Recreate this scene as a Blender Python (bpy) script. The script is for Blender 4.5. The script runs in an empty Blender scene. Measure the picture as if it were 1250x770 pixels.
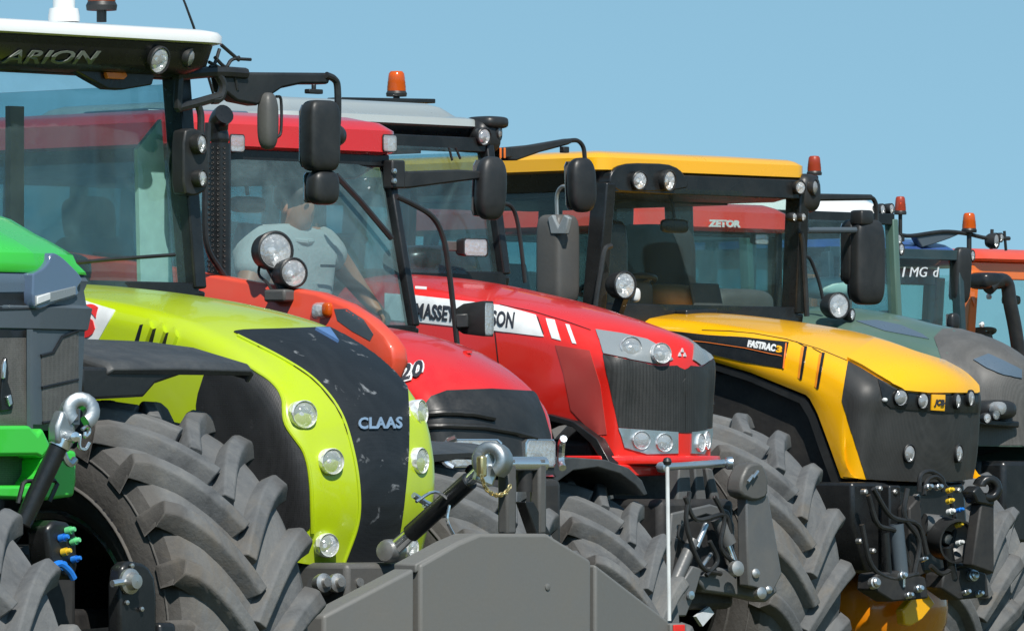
import bpy, bmesh, math, random
from mathutils import Vector, Matrix, Euler, noise
from mathutils.bvhtree import BVHTree
from mathutils.geometry import delaunay_2d_cdt
rad = math.radians
random.seed(7)
S = bpy.context.scene
COL = S.collection
FPX, HC, CX, HY = 9000.0, 1.41, 625.0, 560.0     # lens and eye height of the photograph (pixels of a 1250 wide frame)
V = Vector

# ------------------------------------------------------------------ materials
def nodes(name):
    m = bpy.data.materials.new(name); m.use_nodes = True
    nt = m.node_tree; b = nt.nodes['Principled BSDF']
    return m, nt, b
def N(nt, t, **kw):
    n = nt.nodes.new(t)
    for k, v in kw.items():
        if k in n.inputs: n.inputs[k].default_value = v
        else: setattr(n, k, v)
    return n
def noise_node(nt, scale, detail=4, rough=.6, dist=0):
    tc = N(nt, 'ShaderNodeTexCoord')
    n = N(nt, 'ShaderNodeTexNoise'); n.inputs['Scale'].default_value = scale
    n.inputs['Detail'].default_value = detail; n.inputs['Roughness'].default_value = rough
    n.inputs['Distortion'].default_value = dist
    nt.links.new(tc.outputs['Object'], n.inputs['Vector'])
    return n
def ramp(nt, src, stops):
    r = N(nt, 'ShaderNodeValToRGB')
    e = r.color_ramp.elements
    while len(e) > len(stops): e.remove(e[-1])
    while len(e) < len(stops): e.new(.5)
    for el, (p, c) in zip(e, stops):
        el.position = p; el.color = (*c, 1) if len(c) == 3 else c
    nt.links.new(src, r.inputs['Fac']); return r
def mixc(nt, fac, a, b):
    m = N(nt, 'ShaderNodeMix'); m.data_type = 'RGBA'
    for s, v in ((6, a), (7, b)):
        if isinstance(v, tuple): m.inputs[s].default_value = (*v, 1)
        else: nt.links.new(v, m.inputs[s])
    if isinstance(fac, float): m.inputs[0].default_value = fac
    else: nt.links.new(fac, m.inputs[0])
    return m.outputs[2]
def bump(nt, b, h, strength, dist=.01):
    bp = N(nt, 'ShaderNodeBump'); bp.inputs['Strength'].default_value = strength
    bp.inputs['Distance'].default_value = dist
    nt.links.new(h, bp.inputs['Height']); nt.links.new(bp.outputs['Normal'], b.inputs['Normal'])

def paint(name, col, rough=.26, dust=.18, coat=.6, dustcol=(.30, .26, .20)):
    m, nt, b = nodes(name)
    n = noise_node(nt, 2.3, 6, .65, .4)
    n2 = noise_node(nt, 34, 4, .7)
    f = ramp(nt, n.outputs['Fac'], [(.42, (0, 0, 0)), (.78, (dust,) * 3)])
    c1 = mixc(nt, f.outputs['Color'], col, dustcol)
    f2 = ramp(nt, n2.outputs['Fac'], [(.62, (0, 0, 0)), (.75, (dust * .5,) * 3)])
    c2 = mixc(nt, f2.outputs['Color'], c1, dustcol)
    nt.links.new(c2, b.inputs['Base Color'])
    r = ramp(nt, n.outputs['Fac'], [(.3, (rough * .8,) * 3), (.75, (min(1, rough * 1.5),) * 3)])
    nt.links.new(r.outputs['Color'], b.inputs['Roughness'])
    b.inputs['Coat Weight'].default_value = coat; b.inputs['Coat Roughness'].default_value = .07
    bump(nt, b, n.outputs['Fac'], .05, .02)
    return m
def plastic(name, col, rough=.5, dust=.25, dustcol=(.19, .19, .18), bumps=.0):
    m, nt, b = nodes(name)
    n = noise_node(nt, 5, 6, .7, .6)
    n2 = noise_node(nt, 60, 3, .6)
    f = ramp(nt, n.outputs['Fac'], [(.4, (0, 0, 0)), (.8, (dust,) * 3)])
    nt.links.new(mixc(nt, f.outputs['Color'], col, dustcol), b.inputs['Base Color'])
    r = ramp(nt, n2.outputs['Fac'], [(.3, (rough * .85,) * 3), (.75, (min(1, rough * 1.25),) * 3)])
    nt.links.new(r.outputs['Color'], b.inputs['Roughness'])
    if bumps: bump(nt, b, n2.outputs['Fac'], bumps, .004)
    return m
def rubber():
    m, nt, b = nodes('dusty_rubber')
    n = noise_node(nt, 3.2, 8, .7, .8); n2 = noise_node(nt, 26, 6, .7); n3 = noise_node(nt, 1.1, 3)
    c = ramp(nt, n.outputs['Fac'], [(.3, (.062, .066, .070)), (.45, (.115, .120, .124)), (.6, (.150, .153, .152)), (.75, (.215, .207, .188))])
    f = ramp(nt, n2.outputs['Fac'], [(.55, (0, 0, 0)), (.75, (.4,) * 3)])
    c2 = mixc(nt, f.outputs['Color'], c.outputs['Color'], (.21, .20, .18))
    # earth brown dust caked on the sidewalls (local |y| of the tyre), worn grey on the tread
    tc = N(nt, 'ShaderNodeTexCoord'); sx = N(nt, 'ShaderNodeSeparateXYZ')
    nt.links.new(tc.outputs['Object'], sx.inputs[0])
    ab = N(nt, 'ShaderNodeMath', operation='ABSOLUTE'); nt.links.new(sx.outputs['Y'], ab.inputs[0])
    sw = ramp(nt, ab.outputs[0], [(.215, (0, 0, 0)), (.265, (.75,) * 3)])
    fm = N(nt, 'ShaderNodeMath', operation='MULTIPLY')
    nt.links.new(sw.outputs['Color'], fm.inputs[0])
    r3 = ramp(nt, n3.outputs['Fac'], [(.3, (.4,) * 3), (.7, (1,) * 3)])
    nt.links.new(r3.outputs['Color'], fm.inputs[1])
    c3 = mixc(nt, fm.outputs[0], c2, (.070, .060, .050))
    n4 = noise_node(nt, 2.1, 7, .72, 1.0); mud = ramp(nt, n4.outputs['Fac'], [(.56, (0, 0, 0)), (.70, (.55,) * 3)])
    c3 = mixc(nt, mud.outputs['Color'], c3, (.165, .140, .108))
    nt.links.new(c3, b.inputs['Base Color'])
    b.inputs['Roughness'].default_value = .78
    b.inputs['Specular IOR Level'].default_value = .35
    bump(nt, b, n2.outputs['Fac'], .45, .01)
    return m
def metal(name, col, rough=.35, dust=.2, metallic=.9):
    m, nt, b = nodes(name)
    n = noise_node(nt, 9, 6, .7)
    f = ramp(nt, n.outputs['Fac'], [(.45, (0, 0, 0)), (.8, (dust,) * 3)])
    nt.links.new(mixc(nt, f.outputs['Color'], col, (.2, .17, .13)), b.inputs['Base Color'])
    b.inputs['Metallic'].default_value = metallic
    r = ramp(nt, n.outputs['Fac'], [(.3, (rough * .7,) * 3), (.75, (min(1, rough * 1.6),) * 3)])
    nt.links.new(r.outputs['Color'], b.inputs['Roughness'])
    return m
def mesh_grille(name, col, dirt=.3, dots=150, smear=True, dirtcol=(.42, .44, .46), ribs=0):
    """woven radiator screen: fine dark holes, chaff and dust stuck on it"""
    m, nt, b = nodes(name)
    tc = N(nt, 'ShaderNodeTexCoord')
    v = N(nt, 'ShaderNodeTexVoronoi'); v.inputs['Scale'].default_value = dots; v.inputs['Randomness'].default_value = .25
    nt.links.new(tc.outputs['Object'], v.inputs['Vector'])
    r = ramp(nt, v.outputs['Distance'], [(.25, tuple(c * .7 for c in col)), (.5, tuple(min(1, c * 1.2) for c in col))])
    n = noise_node(nt, 4, 5, .6, 1.2); f = ramp(nt, n.outputs['Fac'], [(.45, (0, 0, 0)), (.75, (.35,) * 3)])
    c = mixc(nt, f.outputs['Color'], r.outputs['Color'], tuple(min(1, x * 2.4 + .01) for x in col))
    if dirt:
        n2 = noise_node(nt, 13, 5, .6, .5); f2 = ramp(nt, n2.outputs['Fac'], [(.63, (0, 0, 0)), (.73, (dirt,) * 3)])
        c = mixc(nt, f2.outputs['Color'], c, dirtcol)
    if ribs:                                     # wire lattice of the screen
        sp = N(nt, 'ShaderNodeSeparateXYZ'); nt.links.new(tc.outputs['Object'], sp.inputs[0]); prev = None
        for ax, k in (('Y', ribs), ('Z', ribs * .45)):
            m1 = N(nt, 'ShaderNodeMath', operation='MULTIPLY'); m1.inputs[1].default_value = k; nt.links.new(sp.outputs[ax], m1.inputs[0])
            m2 = N(nt, 'ShaderNodeMath', operation='PINGPONG'); m2.inputs[1].default_value = 1; nt.links.new(m1.outputs[0], m2.inputs[0])
            rr = ramp(nt, m2.outputs[0], [(.2, (.5,) * 3), (.6, (1,) * 3)])
            prev = rr.outputs['Color'] if prev is None else prev
        mm = N(nt, 'ShaderNodeMix'); mm.data_type = 'RGBA'; mm.blend_type = 'MULTIPLY'; mm.inputs[0].default_value = .75
        nt.links.new(c, mm.inputs[6]); nt.links.new(prev, mm.inputs[7]); c = mm.outputs[2]
    nt.links.new(c, b.inputs['Base Color'])
    b.inputs['Roughness'].default_value = .5
    bump(nt, b, v.outputs['Distance'], .15, .003)
    return m
def glass(name, tint, refl=.07, film=.0):
    m, nt, b = nodes(name); nt.nodes.remove(b)
    out = nt.nodes['Material Output']
    tr = N(nt, 'ShaderNodeBsdfTransparent'); tr.inputs['Color'].default_value = (*tint, 1)
    gl = N(nt, 'ShaderNodeBsdfGlossy'); gl.inputs['Roughness'].default_value = .03
    lw = N(nt, 'ShaderNodeLayerWeight'); lw.inputs['Blend'].default_value = .5
    pw = N(nt, 'ShaderNodeMath', operation='POWER'); pw.inputs[1].default_value = 4.0
    nt.links.new(lw.outputs['Facing'], pw.inputs[0])
    ad = N(nt, 'ShaderNodeMath', operation='ADD'); ad.inputs[1].default_value = refl; ad.use_clamp = True
    nt.links.new(pw.outputs[0], ad.inputs[0])
    mx = N(nt, 'ShaderNodeMixShader')
    nt.links.new(ad.outputs[0], mx.inputs[0]); nt.links.new(tr.outputs[0], mx.inputs[1]); nt.links.new(gl.outputs[0], mx.inputs[2])
    last = mx.outputs[0]
    if film:
        df = N(nt, 'ShaderNodeBsdfDiffuse'); df.inputs['Color'].default_value = (.30, .46, .48, 1)
        n = noise_node(nt, 3.5, 5, .6, 1.5); f = ramp(nt, n.outputs['Fac'], [(.35, (film * .5,) * 3), (.75, (film * 1.6,) * 3)])
        mx2 = N(nt, 'ShaderNodeMixShader'); nt.links.new(f.outputs['Color'], mx2.inputs[0])
        nt.links.new(last, mx2.inputs[1]); nt.links.new(df.outputs[0], mx2.inputs[2]); last = mx2.outputs[0]
    nt.links.new(last, out.inputs[0])
    return m
def lens_mat():
    m, nt, b = nodes('clear_lens'); nt.nodes.remove(b)
    out = nt.nodes['Material Output']
    tr = N(nt, 'ShaderNodeBsdfTransparent'); tr.inputs['Color'].default_value = (.95, .97, .98, 1)
    gl = N(nt, 'ShaderNodeBsdfGlossy'); gl.inputs['Roughness'].default_value = .06
    df = N(nt, 'ShaderNodeBsdfDiffuse'); df.inputs['Color'].default_value = (.9, .92, .93, 1)
    v = N(nt, 'ShaderNodeTexVoronoi'); v.inputs['Scale'].default_value = 60
    tc = N(nt, 'ShaderNodeTexCoord'); nt.links.new(tc.outputs['Object'], v.inputs['Vector'])
    bp = N(nt, 'ShaderNodeBump'); bp.inputs['Strength'].default_value = .5; bp.inputs['Distance'].default_value = .006
    nt.links.new(v.outputs['Distance'], bp.inputs['Height']); nt.links.new(bp.outputs[0], gl.inputs['Normal'])
    a = N(nt, 'ShaderNodeMixShader'); a.inputs[0].default_value = .25
    nt.links.new(tr.outputs[0], a.inputs[1]); nt.links.new(gl.outputs[0], a.inputs[2])
    c = N(nt, 'ShaderNodeMixShader'); c.inputs[0].default_value = .22
    nt.links.new(a.outputs[0], c.inputs[1]); nt.links.new(df.outputs[0], c.inputs[2])
    nt.links.new(c.outputs[0], out.inputs[0]); return m
def chrome_mat():
    m, nt, b = nodes('chrome_reflector')
    b.inputs['Base Color'].default_value = (.95, .96, .97, 1); b.inputs['Metallic'].default_value = .35
    b.inputs['Roughness'].default_value = .22
    tc = N(nt, 'ShaderNodeTexCoord')
    v = N(nt, 'ShaderNodeTexVoronoi'); v.inputs['Scale'].default_value = 42
    nt.links.new(tc.outputs['Object'], v.inputs['Vector']); bump(nt, b, v.outputs['Distance'], .7, .012); return m
def translucent(name, col, rough=.2):
    m, nt, b = nodes(name)
    b.inputs['Base Color'].default_value = (*col, 1); b.inputs['Roughness'].default_value = rough
    b.inputs['Transmission Weight'].default_value = .35; b.inputs['IOR'].default_value = 1.4
    b.inputs['Coat Weight'].default_value = .4
    return m
def plain(name, col, rough=.5, metallic=0):
    m, nt, b = nodes(name)
    n = noise_node(nt, 12, 4, .6)
    r = ramp(nt, n.outputs['Fac'], [(.3, tuple(c * .86 for c in col)), (.7, tuple(min(1, c * 1.1) for c in col))])
    nt.links.new(r.outputs['Color'], b.inputs['Base Color'])
    b.inputs['Roughness'].default_value = rough; b.inputs['Metallic'].default_value = metallic
    return m

M = dict(
    lime=paint('lime_paint', (.46, .60, .008)),
    deutz=paint('bright_green_paint', (.045, .56, .05), dust=.06),
    red=paint('red_paint', (.68, .016, .016), dust=.10), mfred=paint('signal_red_paint', (.76, .017, .010), dust=.08),
    salmon=paint('orange_red_paint', (.74, .07, .03), rough=.4, dust=.16),
    mesh_red=paint('dull_red_mesh_paint', (.42, .040, .034), .6, .1, 0),
    lampgrey=plastic('grey_lamp_surround', (.24, .27, .285), .25, .1),
    yellow=paint('yellow_paint', (.93, .46, .002), dust=.04),
    fendt=paint('dark_green_paint', (.085, .15, .115), .4, dust=.15), palegreen=paint('pale_green_trim', (.34, .52, .38), dust=.05),
    blue=paint('blue_paint', (.02, .08, .30)), orange=paint('orange_paint', (.78, .17, .02)),
    white=paint('white_paint', (.78, .79, .78), dust=.12), roofgrey=paint('pale_grey_roof_paint', (.37, .41, .405), dust=.2),
    zred=paint('brick_red_paint', (.70, .05, .03)),
    black=plastic('black_plastic', (.016, .017, .018), .42, .12), satin=plastic('satin_black', (.010, .011, .012), .3, .08),
    fender=plastic('weathered_black_fender', (.036, .040, .044), .5, .3, bumps=.15),
    grey=plastic('slate_grey_plastic', (.075, .098, .12), .38, .15), bluegrey=plastic('blue_grey_plastic', (.085, .125, .17), .3, .12),
    dark=plastic('dark_chassis', (.018, .018, .019), .6, .4, (.09, .08, .065)), iron=plastic('grey_cast_iron', (.085, .085, .083), .5, .4, (.14, .13, .11), .2),
    weight=plastic('weight_grey_paint', (.150, .150, .144), .55, .45, (.17, .155, .13), .12),
    linkgrey=plastic('grey_linkage_paint', (.105, .11, .114), .4, .4, (.2, .18, .15), .15),
    rubber=rubber(), headglass=paint('blue_lamp_cover', (.095, .14, .22), .12, .05, 1.0),
    steel=metal('worn_steel', (.55, .54, .52), .38, .35), zinc=metal('zinc_plated_steel', (.62, .68, .72), .3, .15),
    dullzinc=metal('dull_cast_zinc', (.42, .45, .46), .42, .35),
    brightsteel=metal('polished_steel', (.8, .82, .84), .15, .05), brass=metal('brass_chain', (.75, .60, .30), .3, .1),
    limescreen=mesh_grille('black_screen', (.010, .012, .014), .55, 170), darkscreen=mesh_grille('dusty_black_screen', (.026, .026, .025), .10, 150, dirtcol=(.12, .115, .10), ribs=140), smoothscreen=mesh_grille('fine_black_screen', (.029, .029, .028), .10, 190, dirtcol=(.10, .095, .085)), meshgrey=mesh_grille('grey_mesh', (.088, .085, .080), .1, 150, dirtcol=(.16, .15, .13)),
    greyscreen=mesh_grille('grey_screen', (.088, .085, .080), .1, 150, dirtcol=(.16, .15, .13), ribs=80), sidescreen=mesh_grille('side_screen', (.017, .017, .018), .25, 130, dirtcol=(.12, .12, .12)),
    glass=glass('tinted_cab_glass', (.70, .84, .86), .05, .075), dusty=glass('dusty_windscreen', (.74, .86, .86), .07, .17), darkglass=glass('dark_tinted_glass', (.86, .93, .91), .03, .012),
    lens=lens_mat(), chrome=chrome_mat(), blueglass=glass('clear_lamp_cover', (.82, .9, .96), .22, .05),
    ambered=translucent('faded_red_amber', (.50, .06, .022), .4),
    amber=translucent('amber_plastic', (.85, .13, .008)), amberdark=translucent('dull_amber_plastic', (.30, .05, .008), .45),
    orangelens=plain('orange_indicator', (.85, .2, .03), .3), redplastic=plain('red_marker', (.75, .03, .02), .4),
    decal=plain('white_decal', (.72, .74, .74), .35), silver=plain('silver_decal', (.60, .63, .66), .3), letterred=plain('red_lettering', (.65, .03, .03), .4), letterblack=plain('black_lettering', (.03, .032, .04), .4),
    lettergrey=plain('grey_lettering', (.13, .145, .125), .35), letterblue=plain('pale_blue_chrome', (.35, .48, .62), .25, .5),
    bluesticker=plain('blue_sticker', (.10, .20, .42), .4), capblue=plain('blue_cap', (.02, .2, .7), .3), capgreen=plain('green_cap', (.15, .6, .25), .3), capyellow=plain('yellow_cap', (.75, .5, .03), .3),
    seat=plain('dark_seat_fabric', (.03, .032, .036), .9), seatblue=plain('blue_seat_fabric', (.02, .05, .16), .8), interior=plain('grey_interior_plastic', (.075, .08, .085), .6), tan=plain('tan_trim', (.30, .16, .07), .7), headliner=plain('pale_headliner', (.28, .29, .28), .9),
    skin=plain('skin', (.42, .20, .12), .5), shirt=plastic('pale_blue_grey_shirt', (.42, .45, .46), .9, .0, bumps=.6), trousers=plain('dark_trousers', (.03, .035, .05), .9), hair=plain('dark_hair', (.02, .015, .012), .6),
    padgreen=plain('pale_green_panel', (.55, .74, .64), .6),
    teal=plastic('dark_teal_plastic', (.025, .05, .058), .4, .15), paper=plain('white_papers', (.75, .77, .78), .7),
    jrim=paint('yellow_rim_paint', (.80, .25, .005), dust=.25),
)

# ------------------------------------------------------------------ mesh builder
def frame_of(axis, up=V((0, 0, 1))):
    a = axis.normalized()
    if abs(a.dot(up)) > .98: up = V((1, 0, 0))
    u = up.cross(a).normalized(); w = a.cross(u)
    return a, u, w
def catmull(p, n):
    p = [V(q) for q in p]; out = []
    q = [p[0] * 2 - p[1]] + p + [p[-1] * 2 - p[-2]]
    for i in range(len(p) - 1):
        a, b, c, d = q[i:i + 4]
        for k in range(n):
            t = k / n
            out.append(.5 * ((2 * b) + (c - a) * t + (2 * a - 5 * b + 4 * c - d) * t * t + (3 * b - a - 3 * c + d) * t ** 3))
    return out + [p[-1]]
def resample(p, n):
    d = [0]
    for a, b in zip(p, p[1:]): d.append(d[-1] + (b - a).length)
    out = []; j = 0
    for i in range(n):
        s = d[-1] * i / (n - 1)
        while j < len(p) - 2 and d[j + 1] < s: j += 1
        k = (s - d[j]) / max(1e-9, d[j + 1] - d[j]); out.append(p[j].lerp(p[j + 1], min(1, max(0, k))))
    return out
class MB:
    def __init__(s): s.v = []; s.f = []
    def add(s, vs, fs):
        b = len(s.v); s.v += [V(x) for x in vs]; s.f += [tuple(i + b for i in f) for f in fs]; return s
    def hexa(s, a, b):      # two quads a (4 pts) and b (4 pts)
        return s.add(list(a) + list(b), [(3, 2, 1, 0), (4, 5, 6, 7), (0, 1, 5, 4), (1, 2, 6, 5), (2, 3, 7, 6), (3, 0, 4, 7)])
    def box(s, c, size, rot=None):
        c = V(c); h = V(size) / 2
        R = Euler(rot).to_matrix() if rot else Matrix.Identity(3)
        q = [c + R @ V((sx * h.x, sy * h.y, sz * h.z)) for sz in (-1, 1) for sx, sy in ((-1, -1), (1, -1), (1, 1), (-1, 1))]
        return s.hexa(q[:4], q[4:])
    def bar(s, p0, p1, w, h, up=(0, 0, 1), w1=None, h1=None):
        p0, p1 = V(p0), V(p1); a, u, ww = frame_of(p1 - p0, V(up))
        w1 = w1 or w; h1 = h1 or h
        q = [p + u * (sx * W / 2) + ww * (sy * H / 2) for p, W, H in ((p0, w, h), (p1, w1, h1)) for sx, sy in ((-1, -1), (1, -1), (1, 1), (-1, 1))]
        return s.hexa(q[:4], q[4:])
    def loft(s, rings, closed=True, caps=True):
        n = len(rings[0]); b = len(s.v)
        for r in rings: s.v += [V(x) for x in r]
        for i in range(len(rings) - 1):
            for j in range(n if closed else n - 1):
                k = (j + 1) % n
                s.f.append((b + i * n + j, b + i * n + k, b + (i + 1) * n + k, b + (i + 1) * n + j))
        if caps and closed:
            s.f.append(tuple(b + j for j in reversed(range(n)))); s.f.append(tuple(b + (len(rings) - 1) * n + j for j in range(n)))
        return s
    def tube(s, pts, r, n=10, smooth=0, caps=True):
        pts = catmull(pts, smooth) if smooth else [V(p) for p in pts]
        rs = r if isinstance(r, (list, tuple)) else None
        rings = []; u = None
        for i, p in enumerate(pts):
            t = (pts[min(i + 1, len(pts) - 1)] - pts[max(i - 1, 0)]).normalized()
            if u is None: _, u, w = frame_of(t)
            else:
                u = (u - t * u.dot(t)).normalized(); w = t.cross(u)
            f = i / (len(pts) - 1)
            R_ = r if rs is None else rs[0] + (rs[-1] - rs[0]) * f if len(rs) == 2 else rs[min(len(rs) - 1, int(f * (len(rs) - 1) + .5))]
            rings.append([p + u * (R_ * math.cos(2 * math.pi * k / n)) + w * (R_ * math.sin(2 * math.pi * k / n)) for k in range(n)])
        return s.loft(rings, True, caps)
    def lathe(s, prof, o, axis, n=24, sx=1, sy=1, up=(0, 0, 1)):
        o = V(o); a, u, w = frame_of(V(axis), V(up))
        rings = [[o + a * h + u * (max(r, 1e-4) * sx * math.cos(2 * math.pi * k / n)) + w * (max(r, 1e-4) * sy * math.sin(2 * math.pi * k / n)) for k in range(n)] for r, h in prof]
        return s.loft(rings, True, False)
    def prism(s, poly, vec):
        n = len(poly); poly = [V(p) for p in poly]; vec = V(vec)
        nrm = V((0, 0, 0))
        for i in range(n): nrm += (poly[i] - poly[0]).cross(poly[(i + 1) % n] - poly[0])
        if nrm.dot(vec) > 0: poly = poly[::-1]
        f = [tuple(range(n)), tuple(range(2 * n - 1, n - 1, -1))] + [((i + 1) % n, i, n + i, n + (i + 1) % n) for i in range(n)]
        return s.add(poly + [p + vec for p in poly], f)
    def superbox(s, c, size, e=4, nu=24, nv=14, rot=None):
        c = V(c); R = Euler(rot).to_matrix() if rot else Matrix.Identity(3)
        sp = lambda x: math.copysign(abs(x) ** (2 / e), x)
        rings = []
        for j in range(nv + 1):
            ph = -math.pi / 2 + math.pi * j / nv
            ph = max(-1.5705, min(1.5705, ph))
            rings.append([c + R @ V((size[0] / 2 * sp(math.cos(ph)) * sp(math.cos(2 * math.pi * k / nu)), size[1] / 2 * sp(math.cos(ph)) * sp(math.sin(2 * math.pi * k / nu)), size[2] / 2 * sp(math.sin(ph)))) for k in range(nu)])
        return s.loft(rings, True, True)
    def build(s, name, mat, parent=None, smooth=35, bevel=0, seg=2):
        me = bpy.data.meshes.new(name)
        me.from_pydata([tuple(v) for v in s.v], [], s.f); me.update()
        bm = bmesh.new(); bm.from_mesh(me); bmesh.ops.recalc_face_normals(bm, faces=bm.faces); bm.to_mesh(me); bm.free()
        if smooth:
            me.polygons.foreach_set('use_smooth', [True] * len(me.polygons)); me.set_sharp_from_angle(angle=rad(smooth))
        me.materials.append(M[mat] if isinstance(mat, str) else mat)
        return link(name, me, parent, bevel, seg)
def link(name, me, parent, bevel=0, seg=2):
    o = bpy.data.objects.new(name, me); COL.objects.link(o)
    if parent is not None: o.parent = parent
    if bevel:
        b = o.modifiers.new('bevel', 'BEVEL'); b.width = bevel; b.segments = seg; b.limit_method = 'ANGLE'; b.angle_limit = rad(38)
        b.harden_normals = False
    return o
def tag(o, label=None, cat=None, group=None, kind=None):
    for k, v in (('label', label), ('category', cat), ('group', group), ('kind', kind)):
        if v: o[k] = v
    return o

# ------------------------------------------------------------------ a tractor's own axes: x forward (0 at its nose), y to its left, z up
class Frame:
    def __init__(s, nx, sc, th=46):
        a = rad(th); Y = FPX / sc
        s.O = V(((nx - CX) / sc, Y, 0)); s.F = V((math.sin(a), -math.cos(a), 0)); s.L = V((math.cos(a), math.sin(a), 0))
        s.rz = a - math.pi / 2
        s.cam = s.loc(V((0, 0, HC))); s.surf = []
    def loc(s, w): d = w - s.O; return V((d.dot(s.F), d.dot(s.L), d.z))
    def ray(s, px, py):
        d = V(((px - CX) / FPX, 1, (HY - py) / FPX)); return V((d.dot(s.F), d.dot(s.L), d.z))
    def _p(s, px, py, i, val):
        d = s.ray(px, py); t = (val - s.cam[i]) / d[i]; return s.cam + d * t
    def X(s, px, py, x): return s._p(px, py, 0, x)
    def Y(s, px, py, y): return s._p(px, py, 1, y)
    def Z(s, px, py, z): return s._p(px, py, 2, z)
    def px(s, p):
        w = s.O + s.F * p[0] + s.L * p[1]; return CX + FPX * w.x / w.y, HY - FPX * (p[2] - HC) / w.y
    def thing(s, name, label, cat, group=None):
        o = bpy.data.objects.new(name, None); COL.objects.link(o); o.location = s.O; o.rotation_euler = (0, 0, s.rz)
        o.empty_display_size = .3
        s.root = tag(o, label, cat, group); return o
    def add_surf(s, mb): s.surf.append(BVHTree.FromPolygons([tuple(v) for v in mb.v], mb.f))
    def hit(s, px, py):
        d = s.ray(px, py).normalized(); best = None
        for b in s.surf:
            h = b.ray_cast(s.cam, d)
            if h[0] is not None and (best is None or h[3] < best[2]): best = (h[0], h[1], h[3])
        if best is None: return None, None
        n = best[1].normalized()
        return best[0], (-n if n.dot(d) > 0 else n)

def dens(poly, step):
    out = []
    for i, a in enumerate(poly):
        b = poly[(i + 1) % len(poly)]; L = math.hypot(b[0] - a[0], b[1] - a[1]); k = max(1, int(L / step))
        out += [(a[0] + (b[0] - a[0]) * j / k, a[1] + (b[1] - a[1]) * j / k) for j in range(k)]
    return out
def resample2(p, n): return [(v.x, v.y) for v in resample([V((a, b, 0)) for a, b in p], n)]
def inside(p, poly):
    c = False
    for i in range(len(poly)):
        a, b = poly[i], poly[i - 1]
        if (a[1] > p[1]) != (b[1] > p[1]) and p[0] < (b[0] - a[0]) * (p[1] - a[1]) / (b[1] - a[1]) + a[0]: c = not c
    return c
def rnd(poly, k=3):
    """soften a traced outline's corners"""
    for _ in range(k - 1):
        q = []
        for i, a in enumerate(poly):
            b = poly[(i + 1) % len(poly)]
            q += [(a[0] * .8 + b[0] * .2, a[1] * .8 + b[1] * .2), (a[0] * .2 + b[0] * .8, a[1] * .2 + b[1] * .8)]
        poly = q
    return poly
def patch(t, name, poly, mat, parent=None, off=.004, step=4.0, soft=0, mirror=False, skirt=.012, snap=0):
    """a panel lying on the bodywork: its outline is laid over the hood surface and given a turned-in edge"""
    if soft: poly = rnd(poly, soft)
    bd = dens(poly, step)
    cxy = (sum(p[0] for p in bd) / len(bd), sum(p[1] for p in bd) / len(bd)); b2 = []
    for p in bd:                       # an edge that runs past the bodywork's outline stops at the outline
        L = math.hypot(p[0] - cxy[0], p[1] - cxy[1]); k = 0
        while t.hit(*p)[0] is None and k < L * 1.6:
            k += .6; p = (p[0] + (cxy[0] - p[0]) * .6 / max(1, L - k * .6), p[1] + (cxy[1] - p[1]) * .6 / max(1, L - k * .6))
        if not b2 or math.hypot(p[0] - b2[-1][0], p[1] - b2[-1][1]) > step * .35: b2.append(p)
    bd = poly = b2; xs = [p[0] for p in bd]; ys = [p[1] for p in bd]
    pts = list(bd); g = step * 1.3; y = min(ys) + g / 2
    while y < max(ys):
        x = min(xs) + g / 2
        while x < max(xs):
            if inside((x, y), poly) and min((x - q[0]) ** 2 + (y - q[1]) ** 2 for q in bd) > (g * .55) ** 2: pts.append((x, y))
            x += g
        y += g
    vs, _, fs, _, _, _ = delaunay_2d_cdt([V(p) for p in pts], [], [tuple(range(len(bd)))], 1, 1e-5)
    hits = [t.hit(v.x, v.y) for v in vs]
    ok = [h[0] is not None for h in hits]
    mb = MB(); idx = {}; top = []
    for i, h in enumerate(hits):
        if ok[i]:
            idx[i] = len(mb.v); q = h[0] + h[1] * off
            if snap and abs(q.y) < snap: q.y = 0
            mb.v.append(q)
    fs = [f for f in fs if all(ok[i] for i in f)]
    lens = sorted(max((mb.v[idx[f[k]]] - mb.v[idx[f[k - 1]]]).length for k in range(3)) for f in fs)
    lim = .5
    fs = [f for f in fs if max((mb.v[idx[f[k]]] - mb.v[idx[f[k - 1]]]).length for k in range(3)) < lim]
    edges = {}
    for f in fs:
        mb.f.append(tuple(idx[i] for i in f))
        for k in range(len(f)):
            a, b = f[k], f[(k + 1) % len(f)]; edges[(a, b)] = 1
    low = {}
    for a, b in edges:
        if (b, a) in edges: continue
        if snap and abs(mb.v[idx[a]].y) < 1e-6 and abs(mb.v[idx[b]].y) < 1e-6: continue
        for i in (a, b):
            if i not in low: low[i] = len(mb.v); mb.v.append(hits[i][0] - hits[i][1] * skirt)
        mb.f.append((idx[b], idx[a], low[a], low[b]))
    if mirror == 'only': mb.f = [tuple(reversed(f)) for f in mb.f]; mb.v = [V((v.x, -v.y, v.z)) for v in mb.v]
    elif mirror:
        n = len(mb.v); mb.f += [tuple(n + i for i in reversed(f)) for f in mb.f]; mb.v += [V((v.x, -v.y, v.z)) for v in mb.v]
    return mb.build(name, mat, parent if parent is not None else t.root, smooth=40)
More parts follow.
